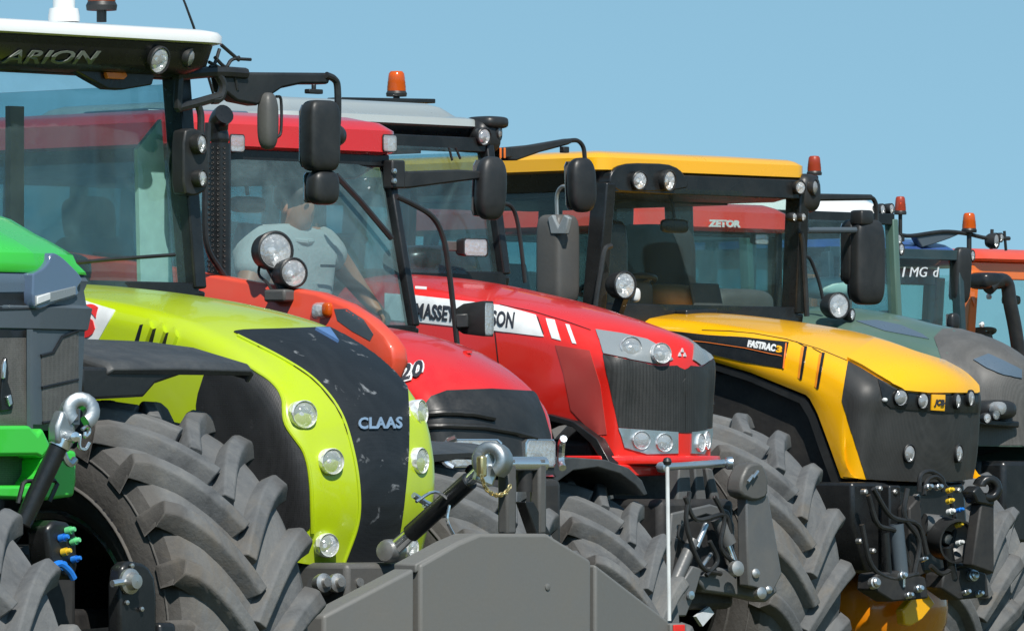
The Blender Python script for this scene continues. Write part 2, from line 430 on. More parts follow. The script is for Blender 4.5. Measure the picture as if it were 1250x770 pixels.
def text_mesh(body, bold=.02, shear=0, space=1.0):
    cu = bpy.data.curves.new('txt', 'FONT'); cu.body = body; cu.offset = bold; cu.shear = shear; cu.space_character = space
    cu.resolution_u = 3
    o = bpy.data.objects.new('txt', cu); COL.objects.link(o)
    dg = bpy.context.evaluated_depsgraph_get(); me = bpy.data.meshes.new_from_object(o.evaluated_get(dg))
    bm = bmesh.new(); bm.from_mesh(me); bmesh.ops.triangulate(bm, faces=bm.faces)
    for _ in range(1): bmesh.ops.subdivide_edges(bm, edges=[e for e in bm.edges if e.calc_length() > .25], cuts=1)
    bm.verts.ensure_lookup_table()
    vs = [v.co.copy() for v in bm.verts]; fs = [tuple(v.index for v in f.verts) for f in bm.faces]; bm.free()
    bpy.data.objects.remove(o); bpy.data.curves.remove(cu); bpy.data.meshes.remove(me)
    x0, x1 = min(v.x for v in vs), max(v.x for v in vs); y0, y1 = min(v.y for v in vs), max(v.y for v in vs)
    return [((v.x - x0) / (x1 - x0), (v.y - y0) / (y1 - y0)) for v in vs], fs
def lettering(t, body, bl, br, tl, mat, parent=None, plane=None, off=.008, bold=.02, shear=0, name='lettering', space=1.0):
    """letters laid on the bodywork; bl, br, tl are the corners of the line of writing"""
    uv, fs = text_mesh(body, bold, shear, space)
    mb = MB(); ok = []
    for u, v in uv:
        x = bl[0] + (br[0] - bl[0]) * u + (tl[0] - bl[0]) * v; y = bl[1] + (br[1] - bl[1]) * u + (tl[1] - bl[1]) * v
        if plane: p = getattr(t, plane[0])(x, y, plane[1]); n = V((1, 0, 0)) if plane[0] == 'X' else V((0, -1, 0))
        else:
            p, n = t.hit(x, y)
        ok.append(p is not None); mb.v.append(p + n * off if p is not None else V((0, 0, 0)))
    mb.f = [f for f in fs if all(ok[i] for i in f)]
    o = mb.build(name, mat, parent if parent is not None else t.root, smooth=0)
    so = o.modifiers.new('thick', 'SOLIDIFY'); so.thickness = .004; so.offset = -1
    return o
# ------------------------------------------------------------------ shared parts
_tyres = {}
def tyre_mesh(R, W, n=20, lug=.055, rim=.5):
    key = (R, W, n)
    if key in _tyres: return _tyres[key]
    mb = MB(); R0 = R - lug; rr = R * rim
    half = [(rr, .36), (rr + .02, .43), (rr + (R0 - rr) * .22, .485), (rr + (R0 - rr) * .5, .51), (R0 - .085, .505), (R0 - .04, .48), (R0 - .012, .42), (R0 - .002, .3), (R0, .1)]
    prof = [(r, w * W) for r, w in half] + [(r, -w * W) for r, w in reversed(half)]
    mb.lathe(prof, (0, 0, 0), (0, 1, 0), 72)
    # a moulded ring and raised blocks on the sidewall
    for sg in (1, -1):
        for rk in (.36, .72):
            r_ = rr + (R0 - rr) * rk
            mb.lathe([(r_ - .008, sg * W * .497), (r_, sg * (W * .51 + .004)), (r_ + .008, sg * W * .497)], (0, 0, 0), (0, 1, 0), 72)
    P = lambda phi, r, y: V((r * math.sin(phi), y, r * math.cos(phi)))
    wv = .080 * R / .8
    for side in (1, -1):
        for k in range(n):
            f0 = 2 * math.pi * (k + (.5 if side > 0 else 0)) / n
            path = []
            for i in range(8):
                u = i / 7
                y = side * W * (-.02 + .525 * u)
                sweep = W * (.84 * u - .30 * u * u)
                path.append((f0 - sweep / R, y, u))
            rings = []
            for i, (ph, y, u) in enumerate(path):
                a = path[max(0, i - 1)]; b = path[min(7, i + 1)]
                tx, ty = (b[0] - a[0]) * R, b[1] - a[1]; L = math.hypot(tx, ty); nx, ny = -ty / L * side, tx / L * side
                wt = wv * (.66 + .22 * u); wb = wv * (1.05 + .45 * u)
                top = R - .012 * u ** 3
                base = R0 - .02
                if i == 7: top = R - .022
                ring = []
                for sgn, ww, r_ in ((-1, wb, base), (-1, wt, top - .01), (-.72, wt, top), (.72, wt, top), (1, wt, top - .01), (1, wb, base)):
                    q = sgn * ww / 2
                    ring.append(P(ph + nx * q / R, r_, y + ny * q))
                rings.append(ring)
            # the lug's foot down the shoulder
            ph, y, u = path[-1]; last = []
            for sgn, ww, r_ in ((-1, wv * 1.3, R0 - .10), (-1, wv * .9, R0 - .075), (-.72, wv * .9, R0 - .07), (.72, wv * .9, R0 - .07), (1, wv * .9, R0 - .075), (1, wv * 1.3, R0 - .10)):
                last.append(P(ph - .01 - sgn * ww / 2 / R, r_, side * W * .522))
            rings.append(last)
            mb.loft(rings, True, True)
    me = bpy.data.meshes.new('tyre'); me.from_pydata([tuple(v) for v in mb.v], [], mb.f)
    bm = bmesh.new(); bm.from_mesh(me); bmesh.ops.recalc_face_normals(bm, faces=bm.faces); bm.to_mesh(me); bm.free()
    me.polygons.foreach_set('use_smooth', [True] * len(me.polygons)); me.set_sharp_from_angle(angle=rad(28))
    me.materials.append(M['rubber']); _tyres[key] = me
    return me
_rims = {}
def rim_mesh(R, W, mat, edge):
    key = (R, W, mat, edge)
    if key in _rims: return _rims[key]
    mb = MB()
    for sg in (1, -1):
        mb.lathe([(R * 1.02, sg * W * .37), (R * 1.05, sg * W * .40), (R * 1.0, sg * W * .42), (R * .95, sg * W * .38)], (0, 0, 0), (0, 1, 0), 48)
    nrim = len(mb.f)
    mb.lathe([(R * .95, W * .38), (R * .9, W * .2), (R * .86, 0), (R * .8, -.02), (R * .55, -.05), (R * .35, -.04), (R * .33, -.12), (R * .2, -.13), (.001, -.13)], (0, 0, 0), (0, 1, 0), 48)
    mb.lathe([(R * .95, -W * .38), (R * .9, -W * .2), (R * .86, 0.002)], (0, 0, 0), (0, 1, 0), 48)
    for k in range(10):
        a = 2 * math.pi * k / 10
        mb.lathe([(.001, -.07), (.016, -.07), (.016, -.035)], (R * .43 * math.sin(a), 0, R * .43 * math.cos(a)), (0, 1, 0), 6)
    me = bpy.data.meshes.new('rim'); me.from_pydata([tuple(v) for v in mb.v], [], mb.f)
    bm = bmesh.new(); bm.from_mesh(me); bmesh.ops.recalc_face_normals(bm, faces=bm.faces); bm.to_mesh(me); bm.free()
    me.materials.append(M[mat]); me.materials.append(M[edge])
    me.polygons.foreach_set('material_index', [1 if i < nrim else 0 for i in range(len(me.polygons))])
    me.polygons.foreach_set('use_smooth', [True] * len(me.polygons)); me.set_sharp_from_angle(angle=rad(35))
    _rims[key] = me
    return me
def wheel(t, x, y, z, R, W, rim='satin', edge='satin', n=20, name='front_wheel', spin=0, steer=0, frac=.5):
    o = link(name, tyre_mesh(R, W, n, rim=frac), t.root); o.location = (x, y, z)
    o.rotation_euler = (0, spin, steer)
    if name == 'front_wheel':
        bv = o.modifiers.new('bevel', 'BEVEL'); bv.width = .015; bv.segments = 3; bv.limit_method = 'ANGLE'; bv.angle_limit = rad(35)
    r = link('rim', rim_mesh(R * frac, W, rim, edge), o)
    if y > 0: r.rotation_euler = (0, 0, math.pi)
    return o

def hood(t, name, mat, P, w, crown, rc, lower, n=44, bulge=.0, tuck=.0):
    """bonnet: a centre line P (rear top to nose bottom) swept over its width, rounded shoulders, side walls down to the line `lower`"""
    P = [V((p[0], 0, p[2])) for p in P]; P = resample(catmull(P, 8), n)
    lo = resample([V((p[0], 0, p[-1])) for p in lower], n)
    def lerp(tab, u):
        if not isinstance(tab, (list, tuple)): return tab
        for (a, va), (b, vb) in zip(tab, tab[1:]):
            if u <= b:
                k = (u - a) / (b - a); k = k * k * (3 - 2 * k); return va + (vb - va) * k
        return tab[-1][1]
    nrm = []
    for i in range(n):
        d = (P[min(i + 1, n - 1)] - P[max(i - 1, 0)]).normalized(); nrm.append(V((-d.z, 0, d.x)))
    nrm = [(-q if q.z < -.2 and q.x < 0 else q) for q in nrm]
    fix = [(-q if q.x < 0 and q.z < 0 else q) for q in nrm]
    k_ = max(2, int(.22 / max(.005, (P[1] - P[0]).length)))
    soft = [sum((fix[min(n - 1, max(0, i + d))] * (1 - abs(d) / (k_ + 1)) for d in range(-k_, k_ + 1)), V((0, 0, 0))).normalized() for i in range(n)]
    rows = []
    for i in range(n):
        u = i / (n - 1); nn = soft[i]
        W, c, r = lerp(w, u), lerp(crown, u), lerp(rc, u)
        half = []
        for j in range(6): k = j / 5; half.append(((W - r) * k, c * k * k))
        for j in range(1, 6):
            a = j / 5 * math.pi / 2; half.append((W - r + r * math.sin(a), c + r * (1 - math.cos(a))))
        pts = [(P[i] - nn * d + V((0, y, 0))) for y, d in half]
        E = pts[-1]
        if i and (E - Eprev).dot((P[min(i + 1, n - 1)] - P[i - 1]).normalized()) < 0: E = V((Eprev.x, E.y, Eprev.z)); pts[-1] = E
        Eprev = E
        for j in range(1, 8):
            k = j / 7; q = E.lerp(V((lo[i].x, E.y, lo[i].z)), k); q.y = E.y + bulge * math.sin(k * math.pi) - tuck * k * k; pts.append(q)
        row = [V((p.x, -p.y, p.z)) for p in reversed(pts[1:])] + pts
        rows.append(row)
    for j in range(len(rows[0])):              # no fold-back where the nose bends tightly
        for i in range(1, n):
            T = (P[min(i + 1, n - 1)] - P[i - 1]).normalized(); q = rows[i][j]; p = rows[i - 1][j]
            D = V((q.x - p.x, 0, q.z - p.z))
            if abs(q.y) < lerp(w, i / (n - 1)) * .999 and D.dot(T) < .0005: rows[i][j] = V((p.x, q.y, p.z)) + T * .0005
    mb = MB().loft(rows, False, False)
    t.add_surf(mb)
    return mb.build(name, mat, t.root, smooth=50)

def lamp(t, pos, d, r, depth=.07, name='headlight', mat='black', parent=None, sy=1.0, rimr=1.1):
    pos = V(pos); d = V(d).normalized(); up = (0, 0, 1)
    b = MB().lathe([(.001, -depth), (r * .75, -depth), (r * 1.0, -depth * .7), (r * rimr, -.012), (r * rimr, .004), (r * 1.0, .008), (r * .95, -.004)], pos, d, 28, 1, sy, up)
    h = b.build(name, mat, parent if parent is not None else t.root)
    MB().lathe([(r * .95, -.004), (r * .8, -depth * .3), (r * .55, -depth * .52), (r * .25, -depth * .68), (.001, -depth * .7)], pos, d, 28, 1, sy, up).lathe([(.001, -depth * .25), (r * .22, -depth * .28), (r * .26, -depth * .6)], pos, d, 14, 1, sy, up).build('reflector', 'chrome', h)
    MB().lathe([(r * .96, -.002), (r * .8, .006), (r * .5, .012), (.001, .016)], pos, d, 28, 1, sy, up).build('lens', 'lens', h)
    return h
def lamp_on(t, px, py, r_px, sc, d=(1, 0, 0), push=.0, **k):
    p, n = t.hit(px, py)
    if p is None: return None
    return lamp(t, p + V(d).normalized() * (.01 + push), d, r_px / sc, **k)
def box_lamp(t, c, size, rot=(0, 0, 0), name='work_light', parent=None, mat='black'):
    """rectangular lamp facing +x of its own frame"""
    c = V(c); R = Euler(rot).to_matrix(); sx, sy, sz = size
    def ring(x, k): return [c + R @ V((x, a * sy / 2 * k, b * sz / 2 * k)) for a, b in ((-1, -.75), (-.85, -1), (.85, -1), (1, -.75), (1, .75), (.85, 1), (-.85, 1), (-1, .75))]
    h = MB().loft([ring(-sx, .55), ring(-sx * .7, .85), ring(-.01, 1.0), ring(0, 1.0), ring(.002, .93), ring(-.008, .92)], True, False).add(ring(-sx, .55), [tuple(range(8))]).build(name, mat, parent if parent is not None else t.root)
    MB().loft([ring(-.008, .92), ring(-sx * .5, .6), ring(-sx * .6, .2)], True, True).build('reflector', 'chrome', h)
    MB().loft([ring(-.004, .93), ring(.004, .85), ring(.008, .3)], True, True).build('lens', 'lens', h)
    return h
def beacon(t, base, r, h, mat='amber', stem=0.0, name='beacon'):
    base = V(base)
    b = MB().lathe([(.001, -stem), (r * .35, -stem), (r * .35, 0), (r * 1.05, .0), (r * 1.1, h * .12), (r * .95, h * .22)], base, (0, 0, 1), 24).build(name, 'black', t.root)
    MB().lathe([(r * .96, h * .2), (r * 1.0, h * .26), (r * .97, h * .34), (r * .99, h * .36), (r * .93, h * .5), (r * .95, h * .52), (r * .88, h * .68), (r * .89, h * .70), (r * .8, h * .9), (r * .62, h * .98), (.001, h)], base, (0, 0, 1), 24).build('beacon_dome', mat, b)
    MB().lathe([(r * .3, h * .2), (r * .45, h * .4), (r * .3, h * .75), (.001, h * .8)], base, (0, 0, 1), 12).build('bulb', 'chrome', b)
    return b
def mirror(t, c, size, rot=(0, 0, 0), arm=None, r=.014, name='mirror', e=3.6):
    m = MB().superbox(c, size, e, 28, 18, rot).build(name, 'black', t.root, 60)
    R = Euler(rot).to_matrix(); cc = V(c) + R @ V((-size[0] * .5 - .002, 0, 0))
    sy, sz = size[1] * .42, size[2] * .44
    ring = [cc + R @ V((0, sy * a, sz * b)) for a, b in ((-1, -.8), (-.8, -1), (.8, -1), (1, -.8), (1, .8), (.8, 1), (-.8, 1), (-1, .8))]
    MB().prism(ring, R @ V((-.006, 0, 0))).build('mirror_glass', 'brightsteel', m, 0)
    if arm: MB().tube(arm, r, 10, 6).build('mirror_arm', 'black', t.root)
    return m
def rounded_plan(x0, x1, hw, rc, inset=0, k=6, front=None):
    """rounded rectangle in plan, anticlockwise"""
    rc = max(.005, rc - inset * .5); x0 += inset; x1 -= inset; hw -= inset; out = []
    fw = front if front is not None else hw
    for cx, cy, a0 in ((x1 - rc, fw - rc, 0), (x0 + rc, hw - rc, 90), (x0 + rc, -hw + rc, 180), (x1 - rc, -fw + rc, 270)):
        for i in range(k + 1):
            a = rad(a0 + 90 * i / k); out.append((cx + rc * math.cos(a), cy + rc * math.sin(a)))
    return out
def roof_mb(x0, x1, hw, rc, prof, slope=0.0):
    """cab roof: rounded plan carried up through (inset, z) steps; slope drops the front edge"""
    mb = MB(); rings = []
    for ins, z in prof:
        rings.append([V((x, y, z - slope * max(0, (x - x0)) / (x1 - x0))) for x, y in rounded_plan(x0, x1, hw, rc, ins)])
    return mb.loft(rings, True, True)
def cab(t, xb, xt, wb, wt, z0, zt, rear, frame='satin', gl='glass', xrear_t=None, low=1.05, seat='seat', pr=.05, side=True, xlow=None, rail=None, railz=(0, 0), im=True):
    """operator's cab: windscreen from (xb, z0) to (xt, zt), half widths wb / wt, back end `rear`"""
    r = t.root; xr = rear; xm = xb - .78 * (xb - rear) ; xlow = xlow if xlow is not None else xb
    A = lambda s: (V((xb, s * wb, z0)), V((xt, s * wt, zt)))
    for s in (1, -1):
        a0, a1 = A(s)
        foot = V((xlow - .12, s * wb, low))
        MB().bar(a0, a1, pr, pr * 1.5, (1, 0, 0)).build('pillar', frame, r, bevel=.008)
        MB().bar(foot, a0, pr, pr * 1.3, (1, 0, 0)).build('pillar', frame, r, bevel=.008)
        MB().bar(V((xr, s * wb, z0 - .25)), V((xr + .06, s * wt, zt)), pr * 1.2, pr * 1.5, (1, 0, 0)).build('pillar', frame, r, bevel=.008)
        MB().bar(V((xm, s * wb, low + .3)), V((xm + .04, s * wt, zt)), pr * .9, pr * 1.3, (1, 0, 0)).build('pillar', frame, r, bevel=.008)
        MB().bar(V((xr, s * wb, low + .25)), V((xlow - .12, s * wb, low)), pr, pr * 1.4).build('sill', frame, r, bevel=.006)
        # door glass and rear quarter glass
        q = [V((xm + .05, s * wb, low + .27)), V((xlow - .14, s * wb, low + .05)), V((xb - .04, s * wb, z0)), V((xt - .04, s * wt, zt - .03)), V((xm + .08, s * wt, zt - .03))]
        MB().prism(q, V((0, -s * .006, 0))).build('side_window', gl, r, 0)
        q = [V((xr + .05, s * wb, z0 - .2)), V((xm - .04, s * wb, z0 - .2)), V((xm, s * wt, zt - .03)), V((xr + .1, s * wt, zt - .03))]
        MB().prism(q, V((0, -s * .006, 0))).build('side_window', gl, r, 0)
    q = [V((xb, -wb + .03, z0)), V((xb, wb - .03, z0)), V((xt, wt - .03, zt - .02)), V((xt, -wt + .03, zt - .02))]
    # gently bowed windscreen
    ws = MB(); rows = []
    for i in range(9):
        v = i / 8; bow = []
        for j in range(13):
            u = j / 12; p = q[0].lerp(q[1], u).lerp(q[3].lerp(q[2], u), v); p.x += .05 * (1 - (2 * u - 1) ** 2); bow.append(p)
        rows.append(bow)
    ws.loft(rows, False, False).build('windscreen', gl, r, 60)
    q = [V((xr, -wb + .04, z0 - .2)), V((xr, wb - .04, z0 - .2)), V((xr + .05, wt - .04, zt - .03)), V((xr + .05, -wt + .04, zt - .03))]
    MB().prism(q, V((.006, 0, 0))).build('rear_window', gl, r, 0)
    for y0, y1, xa, z, nm in ((-wt, wt, xt, zt + railz[0], 'header_rail'), (-wt, wt, xr + .06, zt + railz[1], 'header_rail'), (-wb, wb, xb, z0 - .02, 'cowl')):
        MB().bar((xa, y0, z), (xa, y1, z), pr * 1.2, pr * 1.4).build(nm, rail or frame, r, bevel=.006)
    MB().box(((xlow - .12 + xr) / 2, 0, (low - .12)), (abs(xlow - .12 - xr), wb * 1.9, .3)).build('cab_floor', 'dark', r, bevel=.02)
    MB().box((xr + .1, 0, (low + z0 - .2) / 2), (.16, wb * 1.8, z0 - low - .25)).build('rear_wall', 'interior', r, bevel=.02)
    # seat, column, console
    sx = xr + .5
    st = MB().superbox((sx, 0, low + .5), (.5, .5, .16), 4).superbox((sx - .24, 0, low + .85), (.16, .48, .66), 4, rot=(0, rad(-8), 0)).build('seat', seat, r, 60)
    MB().superbox((sx - .30, 0, low + 1.24), (.1, .27, .2), 4, rot=(0, rad(-8), 0)).build('headrest', seat, st, 60)
    MB().box((sx - .05, 0, low + .2), (.35, .38, .5)).build('seat_base', 'interior', st, bevel=.02)
    MB().superbox((sx + .12, -.36, low + .62), (.5, .16, .1), 5).build('armrest', 'interior', r, 60)
    MB().bar((sx + .3, -.36, low + .68), (sx + .36, -.40, z0 + .08), .02, .02).box((sx + .38, -.40, z0 + .16), (.03, .24, .17), (0, rad(-12), rad(15))).build('monitor', 'satin', r, bevel=.004)
    if im: MB().bar((xt - .12, -.1, zt - .06), (xt - .10, -.1, zt - .16), .012, .012).superbox((xt - .10, -.1, zt - .2), (.03, .2, .07), 4, 14, 8).build('inner_mirror', 'satin', r, 60)
    MB().bar((xb - .06, -wb * .5, z0 + .02), (xt - .02 + .04, wb * .25, zt - .3), .012, .02, (1, 0, 0)).build('wiper', 'black', r) if False else None
    cx = xb - .38
    c0 = V((cx + .08, 0, low + .05)); c1 = V((cx - .14, 0, z0 + .04))
    d = MB().bar(c0, c1, .16, .14, (1, 0, 0), .1, .09).superbox(c1 + V((.06, 0, .03)), (.12, .3, .2), 4).build('dashboard', 'interior', r, bevel=.02)
    ax = (c1 - c0).normalized(); o = c1 + ax * .1; _, u, w = frame_of(ax)
    sw = MB().tube([o + u * .2 * math.cos(k * math.pi / 14) + w * .2 * math.sin(k * math.pi / 14) for k in range(29)], .015, 8)
    for k in (0, 2.1, 4.2): sw.tube([o - ax * .03, o + u * .2 * math.cos(k) + w * .2 * math.sin(k)], .011, 6)
    sw.build('steering_wheel', 'black', r)
def chassis(t, xw, track, zf, rf, xcab, rear_axle, R2=.92, W2=.6, y2=.95, rimmat='satin', hood_w=.3, W=.52, wheels=True, rear=True, edge='satin', n=20, zt=1.45, steer=0, spin=.05, x1=-.12, frac=.5, z1=None, lowz=.55):
    r = t.root
    MB().box(((xcab + x1) / 2, 0, (lowz + zt) / 2 + .05), (abs(xcab - x1), hood_w * 1.7, zt - lowz - .1)).build('engine', 'dark', r, bevel=.03)
    MB().box(((rear_axle + xcab) / 2 - .1, 0, .8), (abs(rear_axle - xcab) + .7, .5, .5)).build('gearbox', 'dark', r, bevel=.03)
    MB().bar((xw, -track, zf), (xw, track, zf), .2, .2).superbox((xw, 0, zf), (.4, .45, .36), 3).build('front_axle', 'dark', r, bevel=.02)
    if wheels:
        for s in (-1, 1): wheel(t, xw, s * track, zf, rf, W, rimmat, edge, n, 'front_wheel', spin, steer, frac)
    if rear:
        MB().bar((rear_axle, -y2, R2), (rear_axle, y2, R2), .24, .24).build('rear_axle', 'dark', r, bevel=.02)
        for s in (-1, 1):
            wheel(t, rear_axle, s * y2, R2, R2, W2, rimmat, edge, 22, 'rear_wheel', .1, 0, .56)
            pts = [(rear_axle + (R2 + .1) * math.sin(a), (R2 + .1) * math.cos(a) + R2) for a in [rad(-70 + 12 * k) for k in range(12)]]
            f = MB()
            f.loft([[V((x, s * (y2 - .34), z)), V((x, s * (y2 + .32), z)), V((x, s * (y2 + .32), z + .025)), V((x, s * (y2 - .34), z + .025))] for x, z in pts])
            f.build('rear_mudguard', 'fender', r, 40)
def mudguard(t, xw, yc, zf, rad_, width, a0, a1, mat='fender', th=.02, lip=.05, name='front_mudguard', flat=0):
    """curved guard over a front wheel, between the angles a0..a1 (degrees, 0 = straight up, + = forwards)"""
    rings = []
    for k in range(13):
        a = rad(a0 + (a1 - a0) * k / 12); x = xw + rad_ * math.sin(a); z = zf + rad_ * math.cos(a)
        n = V((math.sin(a), 0, math.cos(a)))
        w = width / 2
        sec = [(-w, -lip), (-w, -.01), (-w + .02, .012), (0, .02), (w - .02, .012), (w, -.01), (w, -lip), (w - th, -lip), (w - th, -.02), (0, .0), (-w + th, -.02), (-w + th, -lip)]
        rings.append([V((x, yc + y, z)) + n * d for y, d in sec])
    return MB().loft(rings).build(name, mat, t.root, 45)
def hook_end(t, c, r, mat='zinc', parent=None, name='coupling_hook', ax=(0, 1, 0), w=.07, thick=.36, a0=-60):
    """claw for a linkage ball: a thick open ring"""
    c = V(c); rings = []
    a, u, ww = frame_of(V(ax))
    for k in range(15):
        an = rad(a0 + 290 * k / 14); d = u * math.cos(an) + ww * math.sin(an)
        th = r * thick
        ring = [c + d * (r + q * th) + a * (p * w / 2) for q, p in ((-1, -.8), (-1, .8), (-.6, 1), (.6, 1), (1, .8), (1, -.8), (.6, -1), (-.6, -1))]
        rings.append(ring)
    return MB().loft(rings).build(name, mat, parent if parent is not None else t.root, 50)
# ------------------------------------------------------------------ setting: sky, sun, camera, ground
SUN_AZ, SUN_EL = rad(167), rad(50)      # azimuth measured from +Y towards +X
w = bpy.data.worlds.new('World'); S.world = w; w.use_nodes = True
nt = w.node_tree; bg = nt.nodes['Background']
sky = nt.nodes.new('ShaderNodeTexSky'); sky.sky_type = 'NISHITA'; sky.sun_disc = False
sky.sun_elevation = SUN_EL; sky.sun_rotation = SUN_AZ
sky.air_density = 1.0; sky.dust_density = 0; sky.ozone_density = 1.2; sky.altitude = 50
# the haze-free band low over the horizon: look the sky up a little higher than the eye does
tc = nt.nodes.new('ShaderNodeTexCoord'); mp = nt.nodes.new('ShaderNodeMapping'); mp.vector_type = 'POINT'
mp.inputs['Scale'].default_value = (1, 1, .85); mp.inputs['Location'].default_value = (0, 0, .24)
nt.links.new(tc.outputs['Generated'], mp.inputs['Vector']); nt.links.new(mp.outputs[0], sky.inputs[0])
wb = nt.nodes.new('ShaderNodeMix'); wb.data_type = 'RGBA'; wb.blend_type = 'MULTIPLY'; wb.inputs[0].default_value = 1      # the photograph's cool white balance
wb.inputs[7].default_value = (.92, 1.10, .93, 1); nt.links.new(sky.outputs[0], wb.inputs[6])
nt.links.new(wb.outputs[2], bg.inputs[0]); bg.inputs[1].default_value = .105
sl = bpy.data.lights.new('Sun', 'SUN'); sl.energy = 3.6; sl.angle = rad(.53); sl.color = (1, .955, .88)
so = bpy.data.objects.new('sun', sl); COL.objects.link(so)
sd = V((math.sin(SUN_AZ) * math.cos(SUN_EL), math.cos(SUN_AZ) * math.cos(SUN_EL), math.sin(SUN_EL)))
so.rotation_euler = (-sd).to_track_quat('-Z', 'Y').to_euler(); so.location = (0, 0, 30)
cam = bpy.data.cameras.new('camera'); co = bpy.data.objects.new('camera', cam); COL.objects.link(co)
co.location = (0, 0, HC); co.rotation_euler = (math.pi / 2, 0, 0)
cam.sensor_width = 36; cam.sensor_fit = 'HORIZONTAL'; cam.lens = 36 * FPX / 1250; cam.shift_y = 175 / 1250
cam.clip_start = .5; cam.clip_end = 5000
S.camera = co
S.view_settings.view_transform = 'Standard'; S.view_settings.look = 'None'; S.view_settings.gamma = 1; S.view_settings.exposure = .5
S.view_settings.use_curve_mapping = False
S.render.engine = 'CYCLES'
S.cycles.max_bounces = 12; S.cycles.transparent_max_bounces = 40; S.cycles.glossy_bounces = 4; S.cycles.diffuse_bounces = 3
S.cycles.use_denoising = True; S.cycles.caustics_reflective = False; S.cycles.caustics_refractive = False
def ground_mat():
    m, nt, b = nodes('mown_dry_grass')
    n = noise_node(nt, .35, 8, .7); n2 = noise_node(nt, 14, 6, .75)
    c = ramp(nt, n.outputs['Fac'], [(.3, (.075, .085, .028)), (.55, (.13, .125, .05)), (.75, (.20, .165, .09))])
    f = ramp(nt, n2.outputs['Fac'], [(.4, (0, 0, 0)), (.7, (.6,) * 3)])
    nt.links.new(mixc(nt, f.outputs['Color'], c.outputs['Color'], (.06, .07, .025)), b.inputs['Base Color'])
    b.inputs['Roughness'].default_value = .95; bump(nt, b, n2.outputs['Fac'], .8, .04); return m
M['ground'] = ground_mat()
g = MB(); q = 2500; ring = []
xs = [-q, -60, -20, 0, 20, 60, q]; ys = [-q, -40, 0, 15, 30, 50, 80, 150, q]
vid = {}
for i, x in enumerate(xs):
    for j, y in enumerate(ys):
        vid[i, j] = len(g.v); inner = abs(x) < 100 and -50 < y < 160
        g.v.append(V((x, y, (0 if inner else -.6))))
for i in range(len(xs) - 1):
    for j in range(len(ys) - 1): g.f.append((vid[i, j], vid[i + 1, j], vid[i + 1, j + 1], vid[i, j + 1]))
tag(g.build('ground', 'ground', None, 60), kind='structure')
